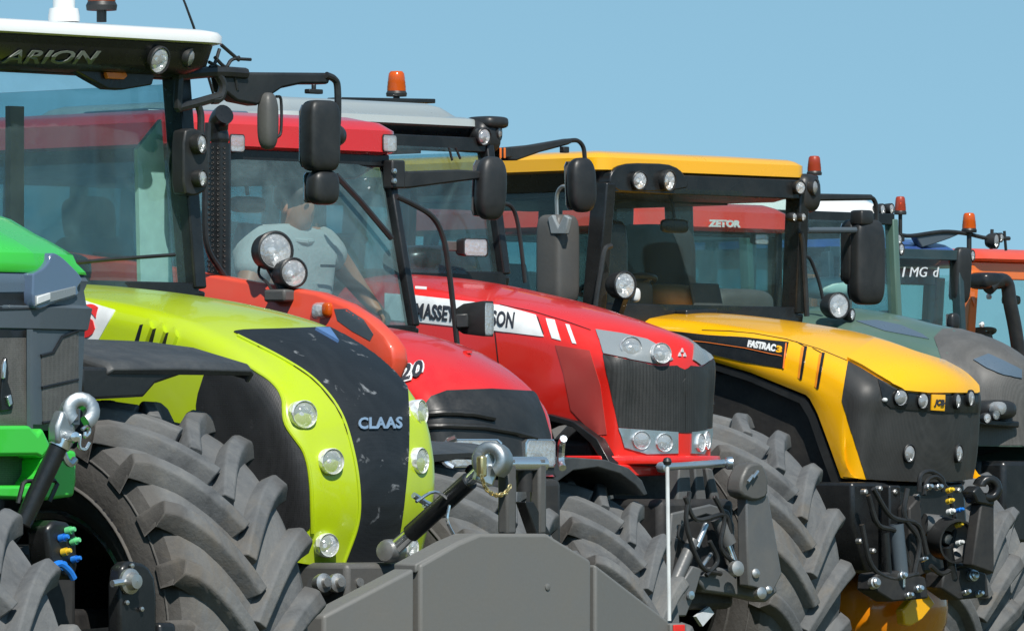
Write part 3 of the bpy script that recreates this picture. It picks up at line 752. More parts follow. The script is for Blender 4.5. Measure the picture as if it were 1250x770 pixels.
# ================================================================== lime green tractor
def build_lime():
    t = Frame(467, 340)
    r = t.thing('tractor', 'lime green tractor with a black screen down its nose and a white cab roof', 'tractor', 'tractors parked in a row')
    K = 340
    P = [t.Y(x, y, 0) for x, y in ((0, 342), (24, 343), (129, 349), (229, 362), (304, 381), (355, 404), (395, 430), (425, 462), (448, 500), (460, 540), (467, 580), (467, 630), (455, 692))]
    lower = [(-1.85, 0, 1.50), (-1.0, 0, 1.47), (-.75, 0, 1.25), (-.45, 0, 1.08), (-.2, 0, 1.04), (-.14, 0, 1.02)]
    hood(t, 'hood', 'lime', P, [(0, .41), (.5, .40), (.75, .385), (1, .34)], [(0, .03), (.5, .025), (.7, .03), (1, .04)], [(0, .07), (.5, .09), (.75, .10), (1, .10)], lower, 48, .015)
    # black screens
    ctr = [t.px(p) for p in resample(catmull(P, 6), 40)]
    ctr = [c_ for c_ in ctr if c_[1] > 399]
    left = [(290, 408), (308, 420), (345, 438), (385, 465), (415, 503), (431, 552), (438, 600), (437, 640), (424, 672), (418, 688)]
    patch(t, 'grille', left[::-1] + [(284, 405), (300, 403), (345, 402), (425, 399), (462, 424), (492, 455), (497, 472), (499, 510), (498, 560), (491, 630), (480, 692)], 'limescreen', off=.005, step=3, soft=2)
    patch(t, 'side_screen', [(255, 440), (300, 446), (332, 468), (345, 488), (349, 520), (371, 553), (379, 590), (381, 655), (300, 655), (262, 560), (236, 500)], 'sidescreen', off=.004, soft=3)
    for dx, dy in ((0, 0), (16, 5), (31, 10)):
        patch(t, 'vent', [(164 + dx, 419 + dy), (171 + dx, 397 + dy), (180 + dx, 395 + dy), (174 + dx, 420 + dy)], 'satin', off=.003)
        patch(t, 'vent_cowl', [(179 + dx, 396 + dy), (184 + dx, 392 + dy), (187 + dx, 402 + dy), (179 + dx, 424 + dy), (173 + dx, 421 + dy)], 'lime', off=.018, skirt=.02)
    dec = patch(t, 'decal', [(-40, 358), (98, 366), (141, 379), (118, 420), (-40, 420)], 'decal', off=.004)
    lettering(t, 'CLAAS', (-30, 408), (117, 413), (-26, 368), 'letterred', dec, bold=.05, shear=.1, space=1.05)
    patch(t, 'sticker', [(384, 404), (401, 404), (412, 420)], 'bluesticker', off=.016)
    b = lettering(t, 'CLAAS', (435, 525), (488, 524), (435, 511), 'letterblue', off=.014, bold=.03, name='badge', space=1.05)
    # rolled edges of the lime frame
    for pts, rr in (([(302, 446), (332, 467), (345, 487), (349, 518), (371, 552), (379, 590), (381, 650)], .008), ([(290, 410), (345, 438), (385, 465), (415, 503), (431, 552), (438, 600), (436, 640), (420, 686)], .006)):
        sm = catmull([V((a, b_, 0)) for a, b_ in pts], 6); hs = [t.hit(q.x, q.y) for q in sm]; hs = [h[0] + h[1] * .003 for h in hs if h[0] is not None]
        MB().tube(hs, rr, 8).build('frame_edge', 'lime', r)
    # lamps set in the nose
    lamp_on(t, 368, 506, 16.5, K, (.96, -.28, .04), .012, mat='chrome', rimr=1.05, depth=.08)
    lamp_on(t, 402, 563, 15.5, K, (.98, -.2, 0), .01, mat='chrome', rimr=1.05, depth=.07)
    lamp_on(t, 395, 665, 14, K, (.98, -.2, 0), .02, mat='chrome', rimr=1.05, depth=.07)
    lamp_on(t, 511, 562, 15.5, K, (.96, .25, 0), .0, mat='chrome', rimr=1.05, depth=.07)
    lamp_on(t, 511, 503, 15, K, (.94, .33, .05), .0, mat='chrome', rimr=1.05, depth=.08)
    lamp_on(t, 497, 668, 12, K, (.96, .2, 0), .01, mat='chrome', rimr=1.05, depth=.07)
    chassis(t, -.74, .93, .70, .70, -1.75, -3.1, .95, .55, .9, 'satin', .33, .55, zt=1.5, edge='brightsteel', frac=.5, spin=.03, n=20)
    for s in (1, -1): mudguard(t, -.74, .93 * s, .70, .76, .5, -75, 20)
    # cab
    cab(t, -1.68, -1.75, .655, .635, 2.055, 2.87, -3.25, 'satin', 'glass', pr=.065, low=1.15, xlow=-1.75, railz=(.03, .05), im=False)
    roof = roof_mb(-3.5, -1.48, .70, .14, [(.06, 2.97), (.0, 2.985), (.0, 3.012), (.012, 3.026), (.06, 3.036), (.25, 3.044), (.5, 3.046)], .0).build('roof', 'white', r, 50)
    rv = roof_mb(-1.98, -1.50, .67, .14, [(.14, 2.858), (.08, 2.866), (.02, 2.90), (.0, 2.975)], 0); t.add_surf(rv); rv.build('roof_visor', 'satin', r, 50)
    MB().box((-2.6, 0, 2.955), (1.2, 1.2, .02)).build('headlining', 'headliner', r, bevel=.02)
    MB().lathe([(.06, 0), (.06, .02), (.055, .05), (.042, .052), (.042, .085), (.036, .092), (.001, .092)], t.X(78, 27, -1.75), (0, 0, 1), 24).build('roof_receiver', 'white', r)
    bp = t.X(124, 13, -2.1)
    beacon(t, bp, .055, .16, 'amberdark', .045)
    lettering(t, 'ARION', (0, 75.5), (122, 77), (0, 60.5), 'lettergrey', off=.004, bold=.015, shear=.45, name='lettering')
    p = t.X(192, 74, -1.51); lamp(t, p + V((.012, 0, 0)), (.95, -.1, -.25), .043, .07, 'work_light', 'black', sy=1.15)
    p = t.X(229, 71, -1.53); lamp(t, p + V((.012, 0, 0)), (.80, .45, -.25), .040, .05, 'work_light', 'black', sy=.9)
    MB().prism([t.X(x, y, -1.62) for x, y in ((88, 84), (190, 88), (186, 104), (150, 110), (132, 109), (112, 98))], (-.05, 0, 0)).build('lamp_bracket', 'satin', r, bevel=.006)
    MB().prism([t.X(x, y, -1.60) for x, y in ((130, 88), (154, 88.5), (156, 93), (152, 97), (132, 96))], (-.02, 0, 0)).build('indicator', 'orangelens', r, bevel=.003)
    # inner trim by the left pillar, its sunlit look put into the pale colour, wiper, papers
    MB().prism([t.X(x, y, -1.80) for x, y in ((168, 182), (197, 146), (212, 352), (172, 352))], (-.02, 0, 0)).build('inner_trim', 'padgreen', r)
    MB().tube([t.X(x, y, -1.60) for x, y in ((80, 322), (130, 317), (213, 311))], .008, 6).build('wiper', 'black', r)
    MB().bar(t.X(18, 290, -2.4), t.X(18, 130, -2.4), .07, .03).build('reflection_strip', 'tan', r)  # brown bar standing in for a reflection in the windscreen
    MB().superbox(t.X(62, 330, -1.95), (.25, .3, .14), 3).build('instrument_hood', 'satin', r)
    # work lamps on the left pillar
    MB().prism(rnd([t.X(x, y, -1.62)[1:] for x, y in ((207, 160), (232, 156), (252, 162))]) and [V((-1.60, y, z)) for y, z in rnd([tuple(t.X(x, y, -1.60)[1:]) for x, y in ((224, 160), (236, 156), (252, 162), (256, 195), (254, 232), (238, 240), (224, 236))], 2)], (-.07, 0, 0)).build('lamp_housing', 'black', r, bevel=.008)
    for px, py, rr in ((241, 176, .036), (242, 218, .031)):
        p = t.X(px, py, -1.60); lamp(t, p + V((.02, 0, 0)), (.95, .3, 0), rr, .05, 'work_light', 'black')
    # mirror carrier on the left
    x0 = -1.62
    fr = MB()
    X = lambda px, py: t.X(px, py, x0)
    for pts, rr in (([(214, 92), (262, 88), (300, 90)], .022), ([(219, 90), (217, 128), (224, 130), (268, 118)], .018), ([(264, 88), (272, 104), (268, 120), (258, 122)], .018), ([(240, 124), (245, 140), (245, 165)], .014)):
        fr.tube([X(*p) for p in pts], rr, 8, 4)
    fr.build('mirror_bracket', 'black', r)
    MB().prism([X(*p) for p in ((270, 88), (400, 89), (404, 94), (402, 103), (368, 103), (345, 108), (330, 118), (315, 129), (290, 124), (275, 112))], (-.07, 0, 0)).build('mirror_arm', 'black', r, bevel=.01)
    MB().tube([X(*p) for p in ((398, 92), (408, 97), (412, 108), (412, 150), (408, 165))], .014, 10, 5).build('mirror_arm', 'black', r)
    mirror(t, X(391, 166), (.10, .145, .275), (0, 0, rad(-10)), e=5)
    mirror(t, X(394, 229), (.09, .13, .135), (0, 0, rad(-6)), e=3.2)
    MB().lathe([(.001, 0), (.045, 0), (.05, .02), (.035, .05), (.001, .055)], X(402, 165) + V((-.02, .03, 0)), (0, 1, .0), 20).build('mirror_pivot', 'black', r)
    MB().superbox(X(327, 148), (.07, .085, .22), 3, rot=(0, 0, rad(15))).build('camera_housing', 'iron', r, 60)
    MB().tube([X(*p) for p in ((337, 118), (343, 122), (343, 160), (338, 168))], .006, 6, 4).build('cable', 'black', r)
    MB().box(X(383, 112), (.03, .075, .018)).tube([X(383, 112), X(383, 103)], .01, 8).build('clamp_screw', 'black', r, bevel=.004)
    wv = MB()
    for pts in ([(270, 55), (285, 68), (292, 74)], [(288, 72), (306, 73)], [(262, 70), (275, 82), (282, 74), (292, 70)], [(255, 76), (270, 84), (285, 92), (290, 110)], [(268, 60), (262, 78), (256, 82)]):
        wv.tube([X(*p) for p in pts], .007, 6, 5)
    wv.build('wiring', 'black', r)
    MB().tube([t.X(x, y, -1.9) for x, y in ((216, -20), (226, 5), (236, 32), (262, 120))], [.004, .006], 5).build('aerial', 'black', r)
    # front linkage seen beneath the nose
    MB().box((-.05, 0, .86), (.3, .56, .36)).build('front_support', 'iron', r, bevel=.02)
    lk = MB().tube([t.X(383, 716, .0), t.X(520, 700, .0)], .036, 16)
    lk.build('linkage_shaft', 'linkgrey', r)
    for px in (388, 405, 428, 452):
        MB().lathe([(.001, .0), (.028, 0), (.034, .02), (.034, .04), (.018, .045), (.016, .06), (.001, .06)], t.X(px, 712, .05), (1, -.15, .1), 20).build('linkage_pin', 'steel', r)
    for s in (1, -1):
        MB().bar((.05, s * .42, .78), (.62, s * .42, .62), .07, .14).build('lower_link', 'iron', r, bevel=.015)
    # top link: black tube between two threaded ends, hooked on the weight's mast
    a, b2 = t.X(478, 672, .12), t.X(597, 565, .60)
    d = (b2 - a)
    tl = MB().tube([a + d * .20, a + d * .26, a + d * .74, a + d * .80], .033, 16).build('top_link', 'satin', r, 40)
    MB().tube([a - d * .02, a + d * .22], [.030, .024], 14).build('threaded_end', 'brightsteel', tl); MB().tube([a + d * .78, b2], [.022, .026], 14).build('threaded_end', 'brightsteel', tl)
    MB().lathe([(.001, -.045), (.036, -.045), (.042, -.03), (.042, .03), (.036, .045), (.018, .05), (.001, .05)], a, (.2, -1, 0), 20).build('link_eye', 'steel', tl)
    MB().tube([t.X(x, y, .25) for x, y in ((505, 604), (520, 614), (530, 618), (527, 622), (518, 616))], .012, 8).build('spring_clip', 'zinc', tl)
    MB().tube([t.X(x, y, .42) for x, y in ((508, 612), (530, 600), (548, 612), (546, 635), (555, 655))], .006, 6, 4).build('safety_clip', 'brightsteel', tl)
    hk = hook_end(t, t.X(601, 562, .62), .044, 'dullzinc', tl, ax=(.45, -1, .1), w=.09, thick=.5)
    MB().bar(t.X(588, 590, .60), t.X(604, 548, .62), .05, .07).build('latch', 'zinc', tl, bevel=.008)
    MB().bar(t.X(588, 556, .66), t.X(588, 582, .66), .03, .03).build('latch_lever', 'brass', tl, bevel=.008)
    ch = MB()
    cp = catmull([t.X(x, y, .70) for x, y in ((588, 582), (594, 597), (606, 604), (617, 601), (622, 594))], 6)
    for i, p in enumerate(resample(cp, 15)):
        q = resample(cp, 15); dd = (q[min(i + 1, 14)] - q[max(i - 1, 0)]).normalized(); _, u, w2 = frame_of(dd)
        k1, k2 = (u, w2) if i % 2 else (w2, u)
        ch.tube([p + dd * (.011 * math.cos(a_)) + k1 * (.007 * math.sin(a_)) for a_ in [2 * math.pi * k / 8 for k in range(9)]], .003, 5)
    ch.build('safety_chain', 'brass', tl)
    return t

def build_weight(t):
    """ballast block carried by the lime tractor"""
    o = t.O + t.F * .65
    r = bpy.data.objects.new('front_weight', None); COL.objects.link(r); r.location = o; r.rotation_euler = (0, 0, t.rz)
    tag(r, 'grey slab-sided ballast weight with sloping shoulders, hung before the lime green tractor', 'ballast weight')
    D = V((.65, 0, 0)); Q = lambda x, y, xx: t.X(x, y, xx) - D
    def slab(pts, z0, depth, name, mat='weight', chamf=.02):
        m = MB(); m.prism(pts, V((-depth, 0, 0))); return m.build(name, mat, r, 30, .012, 3)
    # outline in the y-z plane, from the traced top edges
    top = [Q(510, 689, .65), Q(560, 662, .65), Q(586, 651, .65), Q(668, 651, .65), Q(725, 684, .65)]
    yl, yr = top[0].y, top[-1].y
    zb = .42
    body = [V((0, yl + .012, zb)), V((0, yl + .012, top[0].z))] + [V((0, p.y, p.z)) for p in top[1:-1]] + [V((0, yr - .012, top[-1].z)), V((0, yr - .012, zb))]
    slab(body, zb, .13, 'centre_block')
    lw = [Q(395, 751, .60), Q(500, 694, .62)]; rw = [Q(733, 690, .64), Q(826, 760, .60)]
    e0 = lw[0].y; e1 = rw[1].y
    def wing(ya, yb, za, zb_, xa, xb):
        m = MB()
        f = [V((xa, ya, za)), V((xb, yb, zb_)), V((xb, yb, .30 if False else .45)), V((xa, ya, .45))]
        b = [V((p.x - .10, p.y, p.z)) for p in f]
        m.hexa(f, b); return m.build('side_block', 'weight', r, 30, .012, 3)
    wing(yl - .012, e0, top[0].z - .012, lw[0].z, -.004, -.05)
    wing(yr + .012, e1, top[-1].z - .012, rw[1].z, -.004, -.075)
    MB().box((-.33, 0, .56), (.42, 1.5, .30)).build('base', 'weight', r, bevel=.02)
    for s_ in (-.3, .3): MB().prism([V((-.12, s_, 1.0)), V((-.12, s_, .5)), V((-.5, s_, .5)), V((-.5, s_, .62))], (0, .03, 0)).build('rib', 'weight', r, bevel=.006)
    # rounded top ledges
    MB().prism([V((-.01, p.y, p.z + .002)) for p in (top[0], top[1], top[2])] + [V((-.01, p.y, p.z - .03)) for p in (top[2], top[1], top[0])], (-.11, 0, 0)).build('top_ledge', 'weight', r, bevel=.006)
    # mast for the top link
    for px, w_ in ((619, 16), (657, 12)):
        a = Q(px, 652, .58); b = Q(px, 560, .58)
        MB().bar(a, b, .05 if px < 640 else .04, .05, (1, 0, 0)).build('mast_plate', 'iron', r, bevel=.01)
    MB().prism([Q(x, y, .60) for x, y in ((641, 612), (652, 612), (673, 652), (655, 652))], (-.05, 0, 0)).build('strap', 'satin', r, bevel=.004)
    MB().tube([Q(606, 566, .58), Q(664, 566, .58)], .026, 16).build('mast_pin', 'brightsteel', r)
    MB().tube([Q(640, 600, .56), Q(640, 570, .56)], .03, 12).build('mast_roller', 'dark', r)
    MB().lathe([(.012, -.01), (.012, .004), (.007, .006), (.001, .006)], V((.0, Q(668, 716, .65).y, Q(668, 716, .65).z)), (1, 0, 0), 14).build('plug', 'weight', r)
    # corner marker pole
    p0 = Q(817, 757, .58); p1 = Q(814.5, 563, .58)
    MB().tube([p0, p1], .0072, 10).build('marker_pole', 'decal', r)
    MB().lathe([(.001, -.016), (.012, -.012), (.017, 0), (.012, .012), (.001, .016)], p1, (0, 0, 1), 16).build('pole_knob', 'black', r)
    MB().box(p0 + V((-.01, .035, -.04)), (.05, .085, .06)).build('marker_foot', 'weight', r, bevel=.006)
    MB().box(p0 + V((.018, .032, -.045)), (.006, .06, .06)).build('marker_reflector', 'redplastic', r, bevel=.002)
    for px, py in ((500, 690), (505, 684)):
        MB().lathe([(.001, 0), (.008, 0), (.008, .01), (.001, .012)], Q(px + 20, py - 8, .5), (0, 0, 1), 8).build('bolt', 'steel', r)
    return r
lime = build_lime()
build_weight(lime)
# ================================================================== bright green tractor at the left edge
def build_green():
    t = Frame(5, 375)
    r = t.thing('tractor', 'bright neon green tractor with a slate grey nose at the left edge', 'tractor', 'tractors parked in a row')
    K = 375
    # nose column: flat middle, facets swept back to the flanks
    half = [(0, .0), (0, .125), (-.004, .135), (-.06, .33), (-.085, .385), (-.13, .405), (-.22, .415), (-1.9, .43)]
    def plan(z, dx=0, k=1.0):
        a = [V((x + dx if x > -1 else x, y * k, z)) for x, y in half]; b = [V((p.x, -p.y, z)) for p in reversed(a[1:])]
        return b + a
    zb, zt = t.X(5, 525, 0).z, t.X(5, 332, 0).z
    nose = MB().loft([plan(zb, -.012, 1.04), plan(zb + .02, 0, 1.07), plan(t.X(5, 465, 0).z, 0, 1.10), plan(t.X(5, 402, 0).z, 0, 1.13), plan(t.X(5, 400, 0).z, .008, 1.15), plan(t.X(5, 374, 0).z, .012, 1.19), plan(t.X(5, 370, 0).z, .0, 1.15), plan(t.X(5, 352, 0).z, .0, 1.12), plan(t.X(5, 340, 0).z, 0, 1.17), plan(zt, -.01, 1.14)], False, False)
    t.add_surf(nose); nose.build('nose_panel', 'grey', r, 30)
    zs = [(332, .0, 1.15), (329, .004, 1.13), (318, .005, 1.02), (308, .0, .99), (301, -.03, .96), (290, -.09, .93), (281, -.15, .91), (262, -.26, .89), (248, -.40, .86), (240, -.7, .8)]
    top = MB(); rings = [plan(t.X(5, y, 0).z, dx, k) for y, dx, k in zs]
    top.loft(rings, False, False); a = rings[-1]; n = len(a)
    top.add(a, [(i, i + 1, n - 2 - i, n - 1 - i) for i in range(n // 2 - 1)])
    t.add_surf(top); top.build('hood', 'deutz', r, 32)
    patch(t, 'hood_panel', [(-40, 262), (4, 284), (19, 312), (14, 318), (-40, 320)], 'deutz', off=-.002, skirt=-.012) if False else None
    patch(t, 'trim_band', [(-34, 334), (41, 333), (42, 356), (-34, 357)], 'bluegrey', off=.004)
    patch(t, 'trim_band', [(-34, 358.5), (42, 357.5), (42, 377), (-34, 379)], 'satin', off=.003)
    A_, B_ = V((.006, .125, 0)), V((-.10, .475, 0)); nf = (B_ - A_).normalized(); nf = V((-nf.y, nf.x, 0)); nf = -nf if nf.x < 0 else nf
    def fac(px, py, out=.0):
        d = t.ray(px, py); k = (A_ + nf * out - t.cam).dot(nf) / d.dot(nf); return t.cam + d * k
    hl = catmull([fac(*q, .02) for q in ((41, 334), (52, 328), (60, 319), (64, 309), (75, 313), (88, 325), (98, 336), (100, 344), (95, 352), (95, 361), (70, 369), (43, 376), (41, 334))], 4)[:-1]
    cover = MB().prism(hl, -nf * .10).build('headlight', 'headglass', r, 40, .012, 3)
    MB().prism([fac(x, y, .024) for x, y in ((44, 361), (93, 349), (93, 360), (70, 367), (44, 374))], -nf * .02).build('lamp_base', 'lampgrey', cover, 30, .003)
    MB().prism([fac(x, y, .028) for x, y in ((46, 362), (62, 357), (62, 366), (46, 372))], -nf * .02).build('light_strip', 'decal', cover, 30, .003)
    patch(t, 'grille', [(-80, 413), (32, 412), (34, 519), (-80, 521)], 'meshgrey', off=.002)
    patch(t, 'grille_frame_shade', [(-80, 403), (33, 402), (33, 411), (-80, 412)], 'satin', off=.003)  # black strip painted for the shadow under the grille's frame
    MB().tube([t.hit(33, y)[0] + V((.012, 0, 0)) for y in (402, 430, 470, 524)], .012, 6).build('grille_frame', 'grey', r)
    g = patch(t, 'side_grille', [(50, 436), (64, 430), (74, 412), (95, 404), (95, 512), (74, 516), (52, 518)], 'meshgrey', off=.003)
    for pts in ([(49, 434), (64, 430), (75, 411), (95, 403)], [(50, 473), (94, 463)], [(51, 516), (73, 512)]):
        q = []
        for a_, b_ in zip(pts, pts[1:]):
            q += [(a_[0] + (b_[0] - a_[0]) * k / 6, a_[1] + (b_[1] - a_[1]) * k / 6) for k in range(6)]
        q.append(pts[-1]); hs = [t.hit(*p) for p in q]; hs = [h[0] + h[1] * .003 for h in hs if h[0] is not None]
        MB().tube(hs, .005, 6).build('seam', 'satin', g)
    # chrome arrow emblem
    em = [(1, 487), (3, 460), (6, 436), (9, 437), (11, 455), (10, 466), (14, 478), (17, 492), (15, 500), (1, 502)]
    e = MB().prism([t.X(x, y, .012) for x, y in em], (-.02, 0, 0)).build('badge', 'satin', r, bevel=.003)
    MB().prism([t.X(x, y, .022) for x, y in ((4, 446), (7, 437), (8.5, 446), (7, 462), (3.5, 462))], (-.012, 0, 0)).build('badge_blade', 'brightsteel', e, bevel=.003)
    MB().prism([t.X(x, y, .022) for x, y in ((9, 484), (14, 481), (16, 493), (12, 496))], (-.012, 0, 0)).build('badge_blade', 'zinc', e, bevel=.003)
    # green bumper carrier with an opening
    bm_ = MB(); xb = .10
    P = lambda q: [t.X(x, y, xb) for x, y in q]
    bm_.prism(P([(-220, 521), (37, 519), (46, 529), (52, 521), (64, 546), (52, 560), (45, 556), (-220, 558)]), (-.35, 0, 0))
    bm_.prism(P([(64, 546), (94, 550), (94, 587), (91, 606), (54, 611), (42, 592), (52, 578), (52, 560)]), (-.35, 0, 0))
    bm_.prism(P([(42, 592), (54, 611), (18, 609), (-220, 602), (-220, 593)]), (-.35, 0, 0))
    bm_.build('bumper', 'deutz', r, 30, .012)
    MB().box((-.1, -.3, t.X(0, 575, 0).z), (.2, 1.1, .11)).build('bumper_recess', 'meshgrey', r)
    MB().box((-.1, -.05, .93), (.35, .62, .40)).build('front_support', 'dark', r, bevel=.03)
    # folded-up top link with its claw
    a, b = t.X(40, 612, .22), t.X(72, 544, .26); d = b - a
    tl = MB().tube([a - d * .4, b], .031, 16).build('top_link', 'satin', r, 40)
    MB().tube([b - d * .02, b + d * .12], .036, 16).build('collar', 'brightsteel', tl)
    MB().prism([t.X(x, y, .29) for x, y in ((70, 540), (70, 520), (78, 499), (86, 512), (92, 515), (95, 535), (88, 548), (78, 548))], (-.05, 0, 0)).build('claw_plate', 'dullzinc', tl, bevel=.012)
    hook_end(t, t.X(97, 503, .28), .040, 'dullzinc', tl, 'claw', ax=(.9, -.5, .15), w=.07, thick=.55)
    MB().lathe([(.001, .05), (.016, .046), (.02, .02), (.02, 0)], t.X(86, 533, .29), (1, -.4, 0), 14).build('latch_bolt', 'brightsteel', tl)
    MB().tube([t.X(x, y, .31) for x, y in ((100, 524), (107, 520), (109, 528), (104, 533), (104, 527))], .006, 6, 4).build('ring', 'brightsteel', tl)
    MB().tube([t.X(x, y, .31) for x, y in ((98, 530), (97, 545), (104, 548), (109, 540))], .006, 6, 4).build('ring', 'brightsteel', tl)
    MB().tube([t.X(x, y, .27) for x, y in ((76, 548), (80, 560), (86, 566), (92, 560))], .012, 6, 4).build('lanyard', 'zinc', tl)
    MB().tube([t.X(x, y, .2) for x, y in ((22, 614), (28, 590), (32, 587), (66, 586), (70, 590), (60, 612))], .008, 6).build('guard_wire', 'black', r)
    # hydraulic couplings
    cb = MB().prism([t.X(x, y, .24) for x, y in ((56, 645), (66, 634), (84, 637), (94, 650), (96, 690), (92, 708), (74, 706), (60, 684))], (-.10, 0, 0)).build('coupling_block', 'satin', r, bevel=.015)
    for px, py, c, rr in ((73, 657, 'capblue', 4.5), (81, 648, 'capgreen', 4.5), (87, 661, 'capgreen', 4.5), (76, 674, 'capyellow', 4.5), (88, 683, 'capblue', 4), (70, 691, 'capblue', 6)):
        MB().lathe([(rr / K * 1.1, 0), (rr / K * 1.1, .02), (rr / K * .75, .018), (rr / K * .75, .03), (rr / K * .6, .034), (.001, .034)], t.X(px, py, .24), (.9, .25, .2), 16).build('coupling_cap', c, cb)
    MB().tube([t.X(x, y, .30) for x, y in ((66, 690), (74, 688), (84, 696), (90, 706))], .012, 8, 4).build('hose', 'capblue', cb)
    # lower link with its pin, left side
    MB().prism(rnd([t.X(x, y, .42) and (x, y) for x, y in ((146, 694), (158, 684), (180, 688), (192, 708), (192, 800), (146, 800))], 2) and [t.X(x, y, .42) for x, y in rnd([(146, 694), (158, 684), (180, 688), (192, 708), (192, 800), (146, 800)], 2)], (-.06, 0, 0)).build('lower_link', 'satin', r, 30, .012)
    MB().bar((.40, .36, .80), (-.25, .36, .75), .08, .16).build('lower_link', 'satin', r, bevel=.015)
    MB().lathe([(.042, 0), (.042, .012), (.03, .016), (.024, .04), (.001, .042)], t.X(157, 709, .43), (1, 0, 0), 18).build('pin_boss', 'steel', r)
    MB().tube([t.X(137, 712, .44), t.X(160, 708, .44)], .012, 10).build('link_pin', 'brightsteel', r)
    for px, py in ((154, 735), (172, 743), (160, 690)):
        MB().lathe([(.001, 0), (.008, 0), (.008, .008), (.001, .01)], t.X(px, py, .425), (1, 0, 0), 8).build('bolt', 'steel', r)
    chassis(t, -.50, .89, .805, .805, -2.0, -3.3, 1.0, .55, .88, 'satin', .34, .60, zt=1.55, edge='brightsteel', spin=-.068, x1=-.3, frac=.53, n=22)
    lettering(t, 'MAX', (119, 612), (148, 660), (129, 603), 'letterblack', plane=('Y', .605), off=.012, bold=.0, name='tyre_lettering')
    # plain platform guard over the left wheel
    yn, yf = .62, 1.30
    prof = [(-1.60, 1.30), (-1.48, 1.52), (-1.28, 1.68), (-1.0, 1.778), (-.68, 1.808), (-.45, 1.785), (-.19, 1.728), (-.165, 1.705)]
    for s in (1, -1):
        rings = []
        for i, (x, z) in enumerate(prof):
            p, q = V(prof[max(0, i - 1)]), V(prof[min(len(prof) - 1, i + 1)]); d = (q - p).normalized(); n_ = V((-d.y, 0, d.x))
            sec = [(yn, -.05), (yn, -.012), (yn + .02, .006), ((yn + yf) / 2, .012), (yf - .02, .006), (yf, -.012), (yf, -.05), (yf - .02, -.05), (yf - .02, -.02), (yn + .02, -.02), (yn + .02, -.05)]
            rings.append([V((x, y * s, z)) + n_ * q_ for y, q_ in sec])
        MB().loft(rings).build('front_mudguard', 'fender', r, 40, .006)
        MB().prism([V((x, (yn + .03) * s, z)) for x, z in ((-1.56, 1.4), (-1.3, 1.66), (-1.0, 1.74), (-.6, 1.75), (-.78, 1.66), (-1.0, 1.60), (-1.25, 1.45), (-1.4, 1.3))], (0, .03 * s, 0)).build('mudguard_web', 'fender', r)
        wq = [t.X(x, y, -.18) for x, y in ((100, 444), (298, 445), (298, 453), (222, 453), (190, 464), (176, 480), (100, 484))]
        MB().prism([V((p.x, p.y * s, p.z - .012)) for p in wq], (-.35, 0, .02)).build('mudguard_web', 'satin', r, bevel=.01)
        MB().bar((-.62, .62 * s, 1.72), (-.62, .34 * s, 1.2), .09, .06).build('mudguard_stay', 'dark', r, bevel=.006)
    cab(t, -1.95, -2.05, .74, .72, 2.25, 3.05, -3.4, 'satin', 'glass', pr=.065, low=1.25)
    roof_mb(-3.6, -1.85, .85, .2, [(.1, 3.02), (0, 3.06), (0, 3.14), (.06, 3.19), (.3, 3.22)], 0).build('roof', 'deutz', r, 50)
    return t
build_green()

# ================================================================== tractor just outside the left edge: only its front tyre reaches into the frame
def build_outer():
    t = Frame(-303, 450)
    r = t.thing('tractor', 'tractor of which only a grey tyre shows in the lower left corner', 'tractor', 'tractors parked in a row')
    P = [(-1.9, 0, 2.0), (-1.2, 0, 1.97), (-.6, 0, 1.88), (-.2, 0, 1.72), (-.03, 0, 1.5), (0, 0, 1.3), (-.02, 0, 1.0)]
    hood(t, 'hood', 'blue', P, .4, .05, .1, [(-1.9, 0, 1.4), (-.7, 0, 1.25), (-.14, 0, 1.0)])
    chassis(t, -.5, .85, .69, .69, -1.9, -3.2, .95, .5, .85, 'satin', .34, .50, zt=1.5, edge='steel', spin=.11, n=19)
    cab(t, -1.85, -1.95, .74, .72, 2.0, 2.8, -3.3, 'satin', 'glass', low=1.15)
    roof_mb(-3.5, -1.75, .85, .2, [(.1, 2.78), (0, 2.81), (0, 2.89), (.06, 2.94), (.3, 2.96)], 0).build('roof', 'white', r, 50)
    box_lamp(t, (0.0, .2, 1.42), (.08, .2, .1), name='headlight'); box_lamp(t, (0.0, -.2, 1.42), (.08, .2, .1), name='headlight')
    MB().box((.03, 0, .85), (.35, .5, .4)).build('front_support', 'dark', r, bevel=.02)
    return t
build_outer()
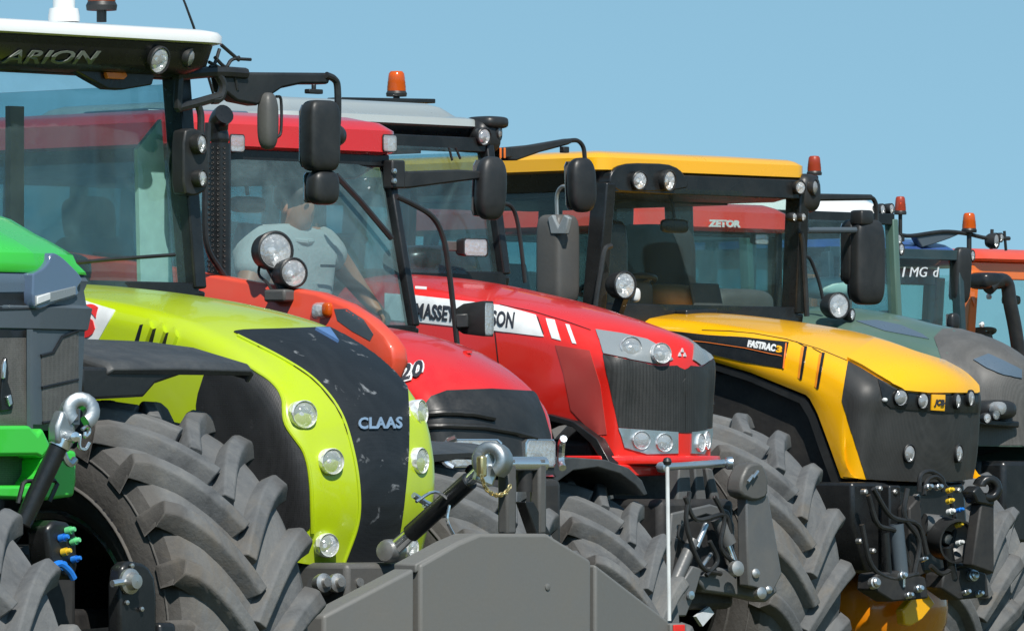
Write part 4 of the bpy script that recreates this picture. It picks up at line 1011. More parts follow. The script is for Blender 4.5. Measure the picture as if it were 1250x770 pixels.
# ================================================================== red tractor with a driver
def build_red():
    t = Frame(625, 300); K = 300
    r = t.thing('tractor', 'red tractor with a black-banded nose and a driver behind its windscreen', 'tractor', 'tractors parked in a row')
    P = [t.Y(x, y, 0) for x, y in ((385, 391), (440, 396), (500, 408), (545, 428), (583, 454), (604, 478), (616, 500), (622, 535), (625, 580))]
    hood(t, 'hood', 'red', P, [(0, .37), (.6, .37), (1, .365)], [(0, .03), (.5, .03), (1, .05)], [(0, .10), (.6, .12), (1, .10)], [(P[0].x, 0, 1.35), (-.5, 0, 1.3), (-.16, 0, 1.33)], 40, .01)
    ctr = [c for c in (t.px(p) for p in resample(catmull(P, 6), 60)) if c[1] > 478]
    nb = patch(t, 'nose_band', [(512, 582), (513, 510), (517, 496), (526, 484), (545, 477), (600, 475), (653, 478), (664, 505), (671, 530), (676, 582)], 'black', off=.005, step=3)
    for pts, rr in (([(505, 507), (540, 505), (575, 506), (605, 512)], .014), ([(506, 521), (545, 520), (590, 522), (625, 528), (655, 536)], .012)):
        hs = []
        for a, b in zip(pts, pts[1:]):
            for k in range(8):
                h = t.hit(a[0] + (b[0] - a[0]) * k / 8, a[1] + (b[1] - a[1]) * k / 8)
                if h[0] is not None: hs.append(h[0] + h[1] * .012)
        if len(hs) > 3: MB().tube(hs, rr, 8).build('nose_ledge', 'black', nb)
    MB().box((-.2, 0, 1.12), (.4, .6, .42)).build('front_support', 'dark', r, bevel=.03)
    # chrome framed lamp at the foot of the nose
    for s in (1, -1):
        c = V((-.02, s * .19, t.X(645, 553, 0).z)); box_lamp(t, c, (.10, .25, .115), (0, 0, rad(14 * s)), 'headlight', mat='brightsteel')
        MB().tube([c + V((.01, s * .125, .06)), c + V((-.02, s * .145, .04)), c + V((-.03, s * .15, -.03)), c + V((.0, s * .13, -.06))], .016, 8, 4).build('lamp_surround', 'brightsteel', r)
    lettering(t, '120', (478, 472), (519, 461), (476, 450), 'decal', off=.006, bold=.10, shear=.25, name='lettering', space=1.05)
    lettering(t, '120', (479, 470), (517, 460), (477, 451), 'letterblack', off=.011, bold=.03, shear=.25, name='lettering', space=1.08)
    MB().lathe([(.001, 0), (.02, 0), (.02, .01), (.001, .012)], (t.hit(571, 431)[0] or V((0, 0, 0))), (0, 0, 1), 12).build('hood_catch', 'red', r)
    chassis(t, -.68, .88, .67, .67, -1.1, -2.6, .9, .6, .95, 'red', .30, .50, zt=1.4, spin=.12, x1=-.2, edge='satin', n=19)
    up = [(668, 562), (700, 558), (740, 561), (768, 571), (784, 586), (791, 603)]; dn = [(786, 605), (776, 592), (757, 578), (730, 570), (700, 574), (678, 590)]
    fr = [t.X(x, y, -.28) for x, y in up + dn]
    for s in (1, -1):
        m = MB(); m.loft([[V((p.x + dx, p.y * s, p.z + dz)) for p in fr] for dx, dz in ((0, 0), (-.12, .004), (-.3, -.004), (-.5, -.03), (-.75, -.16))]).build('front_mudguard', 'fender', r, 50, .005)
        MB().bar((-.62, .5 * s, 1.36), (-.62, .3 * s, 1.0), .06, .05).build('mudguard_stay', 'dark', r)
    # cab
    wb = .62; a0, a1 = t.Y(504, 399, wb), t.Y(471, 197, wb)
    cab(t, a0.x, a1.x, wb, wb, a0.z, a1.z, a0.x - 1.55, 'satin', 'dusty', pr=.038, low=1.2, xlow=a0.x - .1)
    xr = a0.x - 1.75; x1 = t.Y(496, 172, .69).x
    zl, zt = t.X(480, 189, x1).z, t.X(440, 147, x1 - .3).z
    roof = roof_mb(xr, x1, .69, .13, [(.05, zl - .01), (.0, zl + .01), (.0, zl + .10), (.05, zl + .135), (.10, zl + .145), (.16, zt), (.4, zt + .015)], 0).build('roof', 'red', r, 40)
    rm = roof_mb(xr + .03, x1 - .03, .66, .12, [(.1, zl - .10), (.02, zl - .04), (.0, zl)], 0).build('roof_visor', 'satin', r, 40)
    MB().box(((xr + x1) / 2 - .05, 0, zl - .10), (1.1, 1.1, .03)).build('headlining', 'interior', r)
    MB().prism([V((x, y, zt + .02)) for x, y in ((x1 - .9, -.35), (x1 - .45, -.4), (x1 - .35, .1), (x1 - .9, .15))], (0, 0, -.02)).build('roof_hatch', 'bluegrey', r, bevel=.01)
    for px, w_ in ((290, .085), (476, .085)):
        c = t.X(px, 175, x1 + .005); box_lamp(t, c, (.06, w_, .075), (0, 0, 0), 'work_light')
    MB().tube([t.X(410, 214, a1.x + .10), t.X(440, 246, a1.x + .12), t.X(478, 291, a1.x + .14)], .013, 6).build('wiper', 'black', r)
    # left mirror on its long arm
    xm = a1.x + .05
    MB().prism([t.X(x, y, xm) for x, y in ((492, 208), (500, 209), (560, 207), (602, 210), (602, 217), (560, 222), (500, 230), (492, 230))], (-.05, 0, 0)).build('mirror_arm', 'black', r, bevel=.008)
    hb = MB().box(t.X(481, 213, xm), (.06, .08, .12)).build('mirror_hinge', 'black', r, bevel=.008)
    for py in (209, 221): MB().lathe([(.001, 0), (.011, 0), (.011, .012), (.001, .014)], t.X(480, py, xm + .03), (1, 0, 0), 10).build('hinge_bolt', 'zinc', hb)
    mirror(t, t.X(599, 230, xm), (.09, .145, .275), (rad(-3), 0, rad(-8)), e=3)
    # grab rail on the left, with a work lamp
    xg = a0.x + .16
    MB().tube([t.X(x, y, xg) for x, y in ((484, 240), (505, 250), (528, 265), (541, 290), (548, 330), (556, 400), (560, 440))], .012, 8, 5).build('grab_rail', 'black', r)
    c = t.X(597, 389, xg + .1)
    box_lamp(t, c, (.15, .09, .15), (0, 0, rad(18)), 'work_light')
    MB().bar(t.X(556, 392, xg), t.X(572, 391, xg + .04), .03, .06).build('lamp_bracket', 'black', r, bevel=.006)
    # exhaust stack by the right pillar
    ye = -.70; xe = t.Y(268, 340, ye).x
    zt0, zt1 = t.X(268, 345, xe).z, t.X(268, 175, xe).z
    ex = MB().tube([(xe, ye, zt0 - .4), (xe, ye, zt1)], .047, 20).build('exhaust_stack', 'satin', r, 40)
    sl = MB()
    for k in range(26):
        for q in range(5):
            a = rad(-20 - q * 30); z = zt1 - .02 - k * .021
            o = V((xe + .0475 * math.cos(a), ye + .0475 * math.sin(a), z)); sl.lathe([(.0072, 0), (.0055, .003), (.001, .0005)], o, (math.cos(a), math.sin(a), 0), 6)
    sl.build('perforated_guard', 'dark', ex)
    z2 = t.X(266, 140, xe).z
    MB().tube([(xe, ye, zt1 - .01), (xe, ye, zt1 + .02), (xe - .005, ye - .004, z2 - .06), (xe + .01, ye - .01, z2 - .02), (xe + .05, ye - .02, z2 + .0)], [.036, .040, .042, .042], 16, 4, True).build('exhaust_tip', 'satin', ex)
    MB().tube([t.X(x, y, xe + .06) for x, y in ((254, 150), (250, 250), (253, 300), (268, 328), (279, 345), (280, 362))], .013, 8, 5).build('grab_rail', 'black', r)
    # orange-red side guard beside the hood, with marker lamps and two round work lamps
    yo = -.78
    prof = [(60, 306), (120, 314), (200, 325), (250, 334), (290, 341), (340, 349), (385, 357), (420, 371), (447, 389), (468, 409), (478, 424), (480, 440), (470, 470), (60, 470)]
    side = [t.Y(x, y, yo) for x, y in prof]
    m = MB(); n = len(side)
    def ring(y, k): 
        cx_ = sum(p.x for p in side) / n; cz = sum(p.z for p in side) / n
        return [V((cx_ + (p.x - cx_) * (1 - k * .03), y, p.z - k * .035 * (1 if i < 12 else -1))) for i, p in enumerate(side)]
    m.loft([ring(yo + .0, .45), ring(yo + .006, .15), ring(yo + .02, 0), ring(yo + .07, 0), ring(yo + .085, .15), ring(yo + .09, .45)])
    t.surf = []; t.add_surf(m); sg = m.build('side_guard', 'salmon', r, 40)
    patch(t, 'guard_inlay', [(408, 377), (424, 377), (444, 390), (456, 408), (452, 416), (430, 404), (412, 391)], 'grey', sg, off=.0015, step=3)
    p, _ = t.hit(388, 379); p = p or t.Y(388, 379, yo)
    MB().superbox(p + V((.02, -.0, 0)), (.09, .05, .065), 3, 20, 12).build('marker_lamp', 'lens', sg, 60)
    MB().superbox(p + V((.06, -.004, .002)), (.05, .04, .06), 3, 16, 10).build('indicator', 'amber', sg, 60)
    MB().superbox(p + V((.0, .005, 0)), (.06, .03, .05), 3, 16, 10).build('reflector', 'chrome', sg, 60)
    MB().box(t.Y(346, 361, yo) + V((0, -.01, 0)), (.12, .09, .05)).build('lamp_base', 'iron', sg, bevel=.01)
    b0 = t.Y(347, 358, yo)
    for px, py, rr in ((328, 306, 22), (350, 333, 17)):
        c = t.Y(px, py, yo) + V((.04, 0, 0)); lamp(t, c, (.93, -.30, .05), rr / K, .11, 'work_light', 'black', sg)
        MB().tube([b0, c + V((-.07, 0, -.02))], .018, 8).build('lamp_post', 'black', sg)
    MB().tube([t.Y(x, y, yo - .02) for x, y in ((318, 318), (316, 335), (326, 345), (334, 358))], .006, 6, 4).build('cable', 'black', sg)
    return t
red = build_red()

def build_driver(t):
    """driver on the seat of the red tractor"""
    x0 = -1.50
    def pt(px, py, dx=0): return t.X(px, py, x0 + dx)
    sh = pt(355, 292); o = V((x0, sh.y, sh.z - .555))
    r = None
    J = dict(pelvis=V((-.02, 0, 0)), spine=V((-.04, 0, .22)), chest=V((-.02, 0, .44)), neckb=V((.0, 0, .56)), neck=V((.02, 0, .60)),
             head=V((.045, -.0, .665)), crown=V((.05, 0, .765)),
             lsh=V((0, .19, .545)), rsh=V((0, -.19, .545)))
    hand = pt(462, 378, .10) - o; elb = pt(428, 338, .02) - o
    J['lel'] = V((elb.x, elb.y, elb.z)); J['lwr'] = hand + V((-.03, -.02, .03)); J['lha'] = hand
    J['rel'] = V((.06, -.33, .30)); J['rwr'] = V((.28, -.26, .22)); J['rha'] = V((.35, -.22, .21))
    J['lhip'] = V((.02, .1, -.02)); J['rhip'] = V((.02, -.1, -.02)); J['lkn'] = V((.36, .16, .05)); J['rkn'] = V((.36, -.16, .05))
    J['lan'] = V((.42, .15, -.36)); J['ran'] = V((.42, -.15, -.36)); J['ltoe'] = V((.60, .17, -.42)); J['rtoe'] = V((.60, -.17, -.42))
    R_ = dict(pelvis=.15, spine=.14, chest=.155, neckb=.085, neck=.06, head=.085, crown=.07, lsh=.075, rsh=.075, lel=.048, rel=.048, lwr=.033, rwr=.033, lha=.036, rha=.036,
              lhip=.10, rhip=.10, lkn=.07, rkn=.07, lan=.05, ran=.05, ltoe=.04, rtoe=.04)
    E = [('pelvis', 'spine'), ('spine', 'chest'), ('chest', 'neckb'), ('neckb', 'neck'), ('neck', 'head'), ('head', 'crown'), ('chest', 'lsh'), ('chest', 'rsh'), ('lsh', 'lel'), ('lel', 'lwr'), ('lwr', 'lha'),
         ('rsh', 'rel'), ('rel', 'rwr'), ('rwr', 'rha'), ('pelvis', 'lhip'), ('pelvis', 'rhip'), ('lhip', 'lkn'), ('rhip', 'rkn'), ('lkn', 'lan'), ('rkn', 'ran'), ('lan', 'ltoe'), ('ran', 'rtoe')]
    # five fingers on each hand, curled over what they hold
    for s, wr, ha, out in (('l', 'lwr', 'lha', 1), ('r', 'rwr', 'rha', -1)):
        d = (J[ha] - J[wr]).normalized(); side = d.cross(V((0, 0, 1))).normalized(); up = side.cross(d)
        for k in range(5):
            off = (k - 1.6) * .021
            L = (.052, .064, .068, .062, .048)[k]
            if k == 0: a = J[ha] + side * -.03 * out * 0 + side * (-.036); b = a + d * .035 - side * .02; c = b + d * .025 - up * .012; rr = .0105
            else: a = J[ha] + side * off + d * .025; b = a + d * L * .55 - up * .01; c = b + d * L * .3 - up * .03; rr = .0092
            J[f'{s}{k}a'], J[f'{s}{k}b'], J[f'{s}{k}c'] = a, b, c
            R_[f'{s}{k}a'] = rr * 1.1; R_[f'{s}{k}b'] = rr; R_[f'{s}{k}c'] = rr * .8
            E += [(ha, f'{s}{k}a'), (f'{s}{k}a', f'{s}{k}b'), (f'{s}{k}b', f'{s}{k}c')]
    def skin(name, names, edges, mat, grow=1.0, parent=None, sub=2, rad_over={}):
        names = list(names); ix = {n: i for i, n in enumerate(names)}
        me = bpy.data.meshes.new(name); me.from_pydata([tuple(J[n]) for n in names], [(ix[a], ix[b]) for a, b in edges], [])
        ob = bpy.data.objects.new(name, me); COL.objects.link(ob)
        sk = ob.modifiers.new('skin', 'SKIN'); ss = ob.modifiers.new('sub', 'SUBSURF'); ss.levels = sub; ss.render_levels = sub
        lay = me.skin_vertices[0].data if me.skin_vertices else None
        if lay is None:
            bpy.context.view_layer.objects.active = ob
            me.attributes
        for n in names:
            rr = rad_over.get(n, R_[n]) * grow; me.skin_vertices[0].data[ix[n]].radius = (rr, rr)
        me.skin_vertices[0].data[0].use_root = True
        dg = bpy.context.evaluated_depsgraph_get(); m2 = bpy.data.meshes.new_from_object(ob.evaluated_get(dg))
        vs = [v.co.copy() for v in m2.vertices]; fs = [tuple(p.vertices) for p in m2.polygons]
        bpy.data.objects.remove(ob)
        mb = MB(); mb.add(vs, fs); return mb
    body = skin('person', J.keys(), E, 'skin')
    # face: brow, nose, mouth, ears pressed out of the head
    hc = V((.05, 0, .69))
    for i, v in enumerate(body.v):
        q = v - hc
        if q.length < .17 and v.z > .615:
            k = V((q.x * 1.05, q.y * .88, q.z * 1.12)); v2 = hc + k
            if k.x > 0:
                v2.x += .022 * math.exp(-((k.y / .016) ** 2) - (((k.z + .005) / .028) ** 2))
                v2.x += .008 * math.exp(-((k.y / .03) ** 2) - (((k.z + .055) / .012) ** 2))
                v2.x += .008 * math.exp(-((k.z - .03) / .012) ** 2)
            body.v[i] = v2
    ob = body.build('person', 'skin', None, 70)
    ob.location = t.O + t.F * o.x + t.L * o.y + V((0, 0, o.z)); ob.rotation_euler = (0, 0, t.rz)
    tag(ob, 'driver in a pale blue-grey short-sleeved shirt seated behind the windscreen of the red tractor', 'person')
    for s in (1, -1):
        MB().superbox(hc + V((-.01, s * .078, .0)), (.04, .018, .06), 2.5, 12, 8).build('ear', 'skin', ob, 60)
        MB().superbox(hc + V((.083, s * .032, .022)), (.016, .026, .012), 2, 12, 8).build('eye', 'letterblack', ob, 60)
    MB().superbox(hc + V((-.022, 0, .045)), (.19, .165, .15), 2.3, 24, 14).build('hair', 'hair', ob, 60)
    # shirt and trousers follow the same skeleton
    J['lsl'] = J['lsh'].lerp(J['lel'], .72); J['rsl'] = J['rsh'].lerp(J['rel'], .72); R_['lsl'] = .07; R_['rsl'] = .07
    sv = ['spine', 'pelvis', 'chest', 'neckb', 'lsh', 'rsh', 'lsl', 'rsl']
    sh_ = skin('shirt', sv, [('pelvis', 'spine'), ('spine', 'chest'), ('chest', 'neckb'), ('chest', 'lsh'), ('chest', 'rsh'), ('lsh', 'lsl'), ('rsh', 'rsl')], 'shirt', 1.13).build('shirt', 'shirt', ob, 70)
    tv = ['pelvis', 'lhip', 'rhip', 'lkn', 'rkn', 'lan', 'ran']
    skin('trousers', tv, [('pelvis', 'lhip'), ('pelvis', 'rhip'), ('lhip', 'lkn'), ('rhip', 'rkn'), ('lkn', 'lan'), ('rkn', 'ran')], 'trousers', 1.15).build('trousers', 'trousers', ob, 70)
    nb_ = J['neckb']; MB().tube([nb_ + V((.01 + .085 * math.cos(a), .088 * math.sin(a), .012 - .03 * math.cos(a))) for a in [2 * math.pi * k / 20 for k in range(21)]], .013, 8).build('collar', 'shirt', sh_)
    for s in (1, -1): MB().prism([nb_ + V((.088, s * .008, -.02)), nb_ + V((.080, s * .065, .012)), nb_ + V((.096, s * .045, -.055))], (-.008, 0, 0)).build('collar_tip', 'shirt', sh_)
    MB().box(V((.165, .06, .44)), (.004, .09, .012)).build('chest_print', 'trousers', sh_)
    # the seat the driver sits on is the cab's; a pale bag of papers stands on the console
    return ob
build_driver(red)
# ================================================================== red tractor with the white side band
def build_band():
    t = Frame(834, 270); K = 270
    r = t.thing('tractor', 'signal red tractor with a white lettered band along its bonnet', 'tractor', 'tractors parked in a row')
    P = [t.Y(x, y, 0) for x, y in ((400, 333), (449, 333), (504, 335), (564, 341), (634, 355), (694, 370), (744, 383), (790, 397), (814, 407), (828, 419), (834, 437), (836, 460), (836, 495), (836, 530), (835, 566))]
    lo = [t.Y(x, y, -.37) for x, y in ((340, 470), (560, 485), (640, 500), (668, 507), (698, 515), (722, 532), (738, 560))]
    hood(t, 'hood', 'mfred', P, [(0, .43), (.5, .41), (.72, .365), (1, .34)], [(0, .03), (.5, .03), (.66, .05), (.76, .08), (1, .10)], [(0, .10), (.5, .10), (.75, .10), (1, .09)], lo, 56, .008)
    ctr = [t.px(p) for p in resample(catmull(P, 6), 90)]
    C = lambda a, b: [c for c in ctr if a < c[1] < b]
    g = patch(t, 'grille', [(755, 521), (736, 433), (772, 440), (804, 447), (826, 446)] + C(446, 530) + [(835, 528)], 'darkscreen', off=.004, mirror=True, snap=.02)
    sw = patch(t, 'headlight_cluster', [(727, 403), (760, 408), (790, 415), (812, 427), (821, 439), (806, 445), (772, 439), (737, 432)], 'lampgrey', off=.007, mirror=True)
    patch(t, 'lamp_backing', [(729, 405), (752, 408), (752, 433), (738, 431)], 'greyscreen', sw, off=.010, mirror=True) if False else None
    lw = patch(t, 'lower_lamp_panel', [(755, 522), (827, 527), (827, 553), (790, 554), (762, 546)], 'zinc', off=.007, mirror=True)
    for px, py, rr, d in ((764, 424, 13, (.85, -.5, .1)), (801, 431, 12.5, (.93, -.35, .1))):
        h = t.hit(px, py)
        for s in (1, -1):
            if s > 0: continue
            p = V((h[0].x, h[0].y * -s, h[0].z)) if s > 0 else h[0]
            lamp(t, p + V((.034 if s < 0 else .0, 0, 0)), (d[0], d[1] * (-s if s > 0 else 1), d[2]), rr / K, .06, 'headlight', 'silver' if False else 'chrome', sw, rimr=1.03)
    for px, py, rr, d in ((781, 537, 11, (.88, -.45, 0)), (809, 540, 11, (.95, -.3, 0))):
        h = t.hit(px, py)
        for s in (1, -1):
            p = V((h[0].x, -h[0].y, h[0].z)) if s > 0 else h[0]
            lamp(t, p + V((.01, 0, 0)), (d[0], -d[1] if s > 0 else d[1], d[2]), rr / K, .05, 'headlight', 'chrome', lw, rimr=1.03)
    # three-triangle badge
    bd = MB()
    for px, py in ((832, 428), (829, 433), (835, 433.4)):
        h = t.hit(px, py)[0]
        if h: bd.prism([h + V((.008, .011 * math.cos(a), .012 * math.sin(a))) for a in (math.pi / 2, math.pi * 7 / 6, math.pi * 11 / 6)], (-.008, 0, 0))
    bd.build('badge', 'silver', r, 0)
    patch(t, 'side_mesh', [(678, 421), (720, 428), (733, 470), (741, 530), (728, 531), (712, 516), (697, 500), (688, 455)], 'mesh_red', off=.003)
    band = patch(t, 'side_band', [(470, 358), (508, 361), (560, 367), (610, 373), (654, 385), (664, 411), (600, 403), (508, 393), (470, 390)], 'decal', off=.004)
    patch(t, 'side_stripe', [(666, 389), (677, 391), (685, 416), (674, 413)], 'decal', band, off=.004)
    patch(t, 'side_stripe', [(690, 396), (695, 397), (704, 420), (699, 419)], 'decal', band, off=.004)
    lettering(t, 'MASSEY FERGUSON', (508, 388), (628, 400.5), (509, 370), 'letterblack', band, off=.008, bold=.025, shear=.06)
    for pts in ([(656, 387), (665, 412)], [(604, 404), (608, 440), (618, 500)], [(610, 372), (650, 380), (690, 392), (727, 405)]):
        q = []
        for a_, b_ in zip(pts, pts[1:]): q += [(a_[0] + (b_[0] - a_[0]) * k / 6, a_[1] + (b_[1] - a_[1]) * k / 6) for k in range(6)]
        hs = [t.hit(*p) for p in q]; hs = [h[0] + h[1] * .0005 for h in hs if h[0] is not None]
        if len(hs) > 3: MB().tube(hs, .003, 6).build('seam', 'satin', r)
    patch(t, 'bonnet_catch', [(507, 350), (521, 351), (521, 354), (507, 353)], 'decal', off=.004, step=2.5)
    h = t.hit(783, 380)[0]
    if h: MB().superbox(h, (.05, .03, .01), 3, 12, 8).build('bonnet_badge', 'bluesticker', r)
    # red nose bar and its stays
    zA, zB = t.X(835, 556, 0).z, t.X(835, 567, 0).z
    nb = MB()
    pl = [(-.32, -.43), (-.14, -.40), (-.03, -.26), (.015, -.12), (.02, 0), (.015, .12), (-.03, .26), (-.14, .40), (-.32, .43)]
    nb.loft([[V((x - .06, y * .9, zB)), V((x, y, zB)), V((x + .006, y, (zA + zB) / 2)), V((x, y, zA)), V((x - .06, y * .9, zA))] for x, y in pl], True, True)
    nb.build('nose_bar', 'mfred', r, 40, .006)
    MB().prism([t.X(x, y, -.06) for x, y in ((752, 566), (816, 569), (816, 580), (748, 582))], (-.10, 0, 0)).build('nose_carrier', 'mfred', r, bevel=.008)
    for pts in ([(706, 563), (722, 560), (752, 571), (751, 584), (738, 579)], [(697, 566), (716, 556), (722, 572), (706, 572)]):
        MB().prism([t.Y(x, y, -.38) for x, y in pts], (0, .05, 0)).build('hood_stay', 'mfred', r, bevel=.006)
    MB().prism([t.Y(x, y, -.395) for x, y in ((655, 508), (668, 505), (700, 514), (728, 535), (745, 566), (738, 568), (720, 541), (698, 521), (668, 513))], (0, .06, 0)).build('arch_liner', 'satin', r, bevel=.004)
    # front linkage
    MB().box((-.12, 0, .98), (.42, .50, .5)).build('front_support', 'dark', r, bevel=.03)
    lk = MB().tube([t.X(808, 570, .12), t.X(886, 565, .12)], .018, 14).lathe([(.001, 0), (.026, 0), (.03, .01), (.03, .03), (.001, .035)], t.X(886, 565, .12), (.6, .7, 0), 14).build('top_pin', 'zinc', r)
    MB().lathe([(.001, 0), (.022, .0), (.026, .02), (.02, .04), (.001, .045)], t.X(805, 570, .14), (1, 0, 0), 14).build('pin_head', 'zinc', lk)
    fr = [
        ('link_tower', [(829, 572), (842, 570), (846, 622), (832, 640), (826, 622)], .06, .07), ('link_tower', [(848, 570), (858, 570), (864, 618), (852, 622)], .06, .07), ('link_tower', [(862, 570), (870, 572), (880, 612), (870, 618)], .05, .07),
        ('link_frame', [(820, 626), (868, 615), (890, 622), (897, 640), (898, 700), (889, 700), (888, 645), (880, 632), (862, 628), (838, 636), (830, 650), (822, 700), (812, 742), (806, 742), (815, 690)], .10, .10),
    ]
    for nm, pts, x, th in fr: MB().prism([t.X(px, py, x) for px, py in pts], (-th, 0, 0)).build(nm, 'linkgrey', r, 30, .008)
    MB().prism([t.X(x, y, -.02) for x, y in ((840, 640), (862, 630), (884, 636), (890, 660), (886, 700), (852, 700), (836, 668))], (-.05, 0, 0)).build('back_plate', 'satin', r)
    MB().lathe([(.055, 0), (.06, .02), (.045, .03), (.04, -.04), (.001, -.045)], t.X(853, 647, .05), (1, -.2, .1), 20).build('shaft_guard', 'satin', r)
    for a, b, rr, m in (((876, 632), (890, 664), .036, 'linkgrey'), ((886, 660), (897, 690), .020, 'brightsteel'), ((846, 660), (818, 724), .03, 'linkgrey'), ((862, 640), (850, 668), .014, 'zinc'), ((868, 676), (856, 692), .010, 'zinc')):
        MB().tube([t.X(*a, .16), t.X(*b, .18)], rr, 14).build('ram', m, r)
    MB().prism([t.X(x, y, .20) for x, y in ((826, 722), (846, 690), (858, 694), (850, 722), (838, 752), (818, 752))], (-.07, 0, 0)).build('lower_arm', 'linkgrey', r, 30, .008)
    MB().lathe([(.001, 0), (.02, 0), (.02, .012), (.001, .014)], t.X(842, 726, .21), (1, 0, 0), 10).build('bolt', 'zinc', r)
    MB().prism([t.X(x, y, .17) for x, y in ((850, 705), (880, 692), (905, 698), (930, 690), (944, 700), (950, 722), (936, 735), (905, 728), (862, 722))], (-.09, 0, 0)).build('cross_shaft', 'linkgrey', r, 30, .012)
    la = MB().prism([t.X(x, y, .26) for x, y in ((911, 605), (938, 603), (948, 660), (955, 700), (944, 722), (914, 715), (912, 660))], (-.06, 0, 0)).build('lower_link', 'linkgrey', r, 30, .008)
    MB().prism([t.X(x, y, .28) for x, y in rnd([(904, 604), (905, 585), (914, 566), (930, 564), (938, 580), (938, 606), (922, 612)], 2)], (-.09, 0, 0)).build('link_claw', 'iron', la, 30, .012)
    for px, py in ((919, 580), (925, 575)): MB().tube([t.X(px, py, .29), t.X(px - 6, py + 8, .30)], .008, 6).build('latch', 'zinc', la)
    for px, py, rr in ((896, 694, .035), (918, 700, .022), (925, 724, .028), (934, 720, .018)):
        MB().lathe([(.001, 0), (rr, 0), (rr, .03), (rr * .6, .035), (.001, .037)], t.X(px, py, .24), (1, -.15, .1), 14).build('pin', 'steel', r)
    MB().prism([t.X(x, y, .10) for x, y in ((850, 752), (866, 740), (872, 748), (858, 764))], (-.02, 0, 0)).build('tag_plate', 'silver', r)
    MB().tube([t.X(x, y, .14) for x, y in ((830, 640), (828, 655), (838, 662), (846, 656))], .007, 6, 5).build('hose', 'black', r)
    for pts in ([(836, 606), (850, 634), (884, 628), (892, 650)], [(842, 600), (838, 640), (856, 690), (880, 700)], [(872, 606), (884, 632), (880, 668), (900, 690)], [(866, 660), (876, 684), (862, 702)]):
        MB().tube([t.X(x, y, .20) for x, y in pts], .011, 8, 5).build('hose', 'black', r)
    chassis(t, -.86, .95, .82, .825, -1.8, -3.3, 1.0, .7, 1.05, 'satin', .34, .57, zt=1.5, spin=.02, x1=-.3, edge='satin', n=19)
    mudguard(t, -.86, -.95, .82, .9, .56, -70, 12)
    mudguard(t, -.86, .95, .82, .9, .56, -75, -5)
    # cab
    wb = .66; a0, a1 = t.Y(613, 336, wb), t.Y(592, 178, wb - .03)
    cab(t, a0.x, a1.x, wb, wb - .03, a0.z, a1.z, a0.x - 1.6, 'satin', 'glass', pr=.05, low=1.25, xlow=a0.x - .1, seat='seatblue')
    x1 = t.Y(600, 150, .70).x; xr = x1 - 1.95
    zl = t.X(570, 158, x1).z; z2, z3 = t.X(545, 143, x1 - .1).z, t.X(540, 129, x1 - .3).z
    roof_mb(xr, x1, .72, .15, [(.03, zl), (0, zl + .015), (.02, z2 - .01), (.06, z2), (.10, z2 + .003), (.16, z3 - .02), (.22, z3), (.4, z3 + .01)], 0).build('roof', 'roofgrey', r, 40)
    roof_mb(xr + .05, x1 - .02, .68, .13, [(.08, zl - .085), (.02, zl - .05), (.0, zl + .003)], 0).build('roof_visor', 'satin', r, 40)
    MB().box(((xr + x1) / 2, 0, zl - .09), (1.3, 1.1, .03)).build('headlining', 'headliner', r)
    b0 = t.X(484, 118, x1 - .9); beacon(t, b0, .047, .125, 'amber', .03)
    MB().bar(t.X(408, 122, x1 - .9), t.X(523, 124, x1 - .9), .10, .022).build('beacon_bar', 'satin', r, bevel=.004)
    # work lamps and mirror on the left roof corner
    pod = MB().superbox(t.X(590, 167, x1 - .02), (.14, .16, .16), 3, 20, 12).superbox(t.X(595, 150, x1 - .02), (.18, .16, .06), 4, 20, 10).build('lamp_pod', 'black', r, 60)
    lamp(t, t.X(591, 167, x1 + .07), (.98, -.1, -.05), .040, .06, 'work_light', 'black', pod)
    lamp(t, t.X(609, 162, x1 + .03), (.85, .5, 0), .038, .06, 'work_light', 'black', pod)
    xm = x1 - .02
    MB().box(t.X(594, 182, xm + .03), (.03, .03, .035)).build('side_marker', 'orangelens', pod, bevel=.004)
    MB().bar(t.X(607, 187, xm), t.X(621, 186, xm), .05, .05).build('arm_hinge', 'black', r, bevel=.006)
    for px in (611, 616): MB().box(t.X(px, 187, xm + .027), (.006, .012, .05)).build('hinge_band', 'orangelens', r, bevel=.002)
    MB().prism([t.X(x, y, xm) for x, y in ((618, 180), (650, 177), (697, 169), (700, 174), (694, 177), (660, 186), (632, 196), (620, 196))], (-.05, 0, 0)).build('mirror_arm', 'black', r, bevel=.008)
    MB().tube([t.X(x, y, xm - .02) for x, y in ((694, 172), (705, 172), (712, 180), (714, 195))], .011, 8, 5).build('mirror_arm', 'black', r)
    MB().box(t.X(689, 183, xm), (.03, .04, .03)).build('clamp_screw', 'black', r, bevel=.004)
    mirror(t, t.X(710, 226, xm - .02), (.09, .15, .265), (rad(3), 0, rad(-10)), e=3)
    # rectangular lamp on the rail, grab rail on the left door
    xg = a0.x + .12
    MB().tube([t.X(x, y, xg) for x, y in ((612, 248), (624, 252), (631, 268), (636, 300), (641, 345))], .010, 8, 5).build('grab_rail', 'black', r)
    c = t.X(581, 302, a0.x + .2); box_lamp(t, c, (.09, .165, .085), (0, 0, 0), 'work_light')
    MB().bar(t.X(541, 300, a0.x + .12), t.X(566, 301, a0.x + .14), .02, .045).build('lamp_bracket', 'iron', r, bevel=.004)
    MB().superbox(t.X(525, 320, a0.x - .25), (.3, .5, .16), 3).build('instrument_hood', 'satin', r, 60)
    MB().tube([t.X(x, y, a1.x + .07) for x, y in ((548, 180), (552, 196))], .006, 6).tube([t.X(x, y, a1.x + .07) for x, y in ((556, 180), (562, 194))], .006, 6).build('wiper', 'black', r)
    return t
build_band()
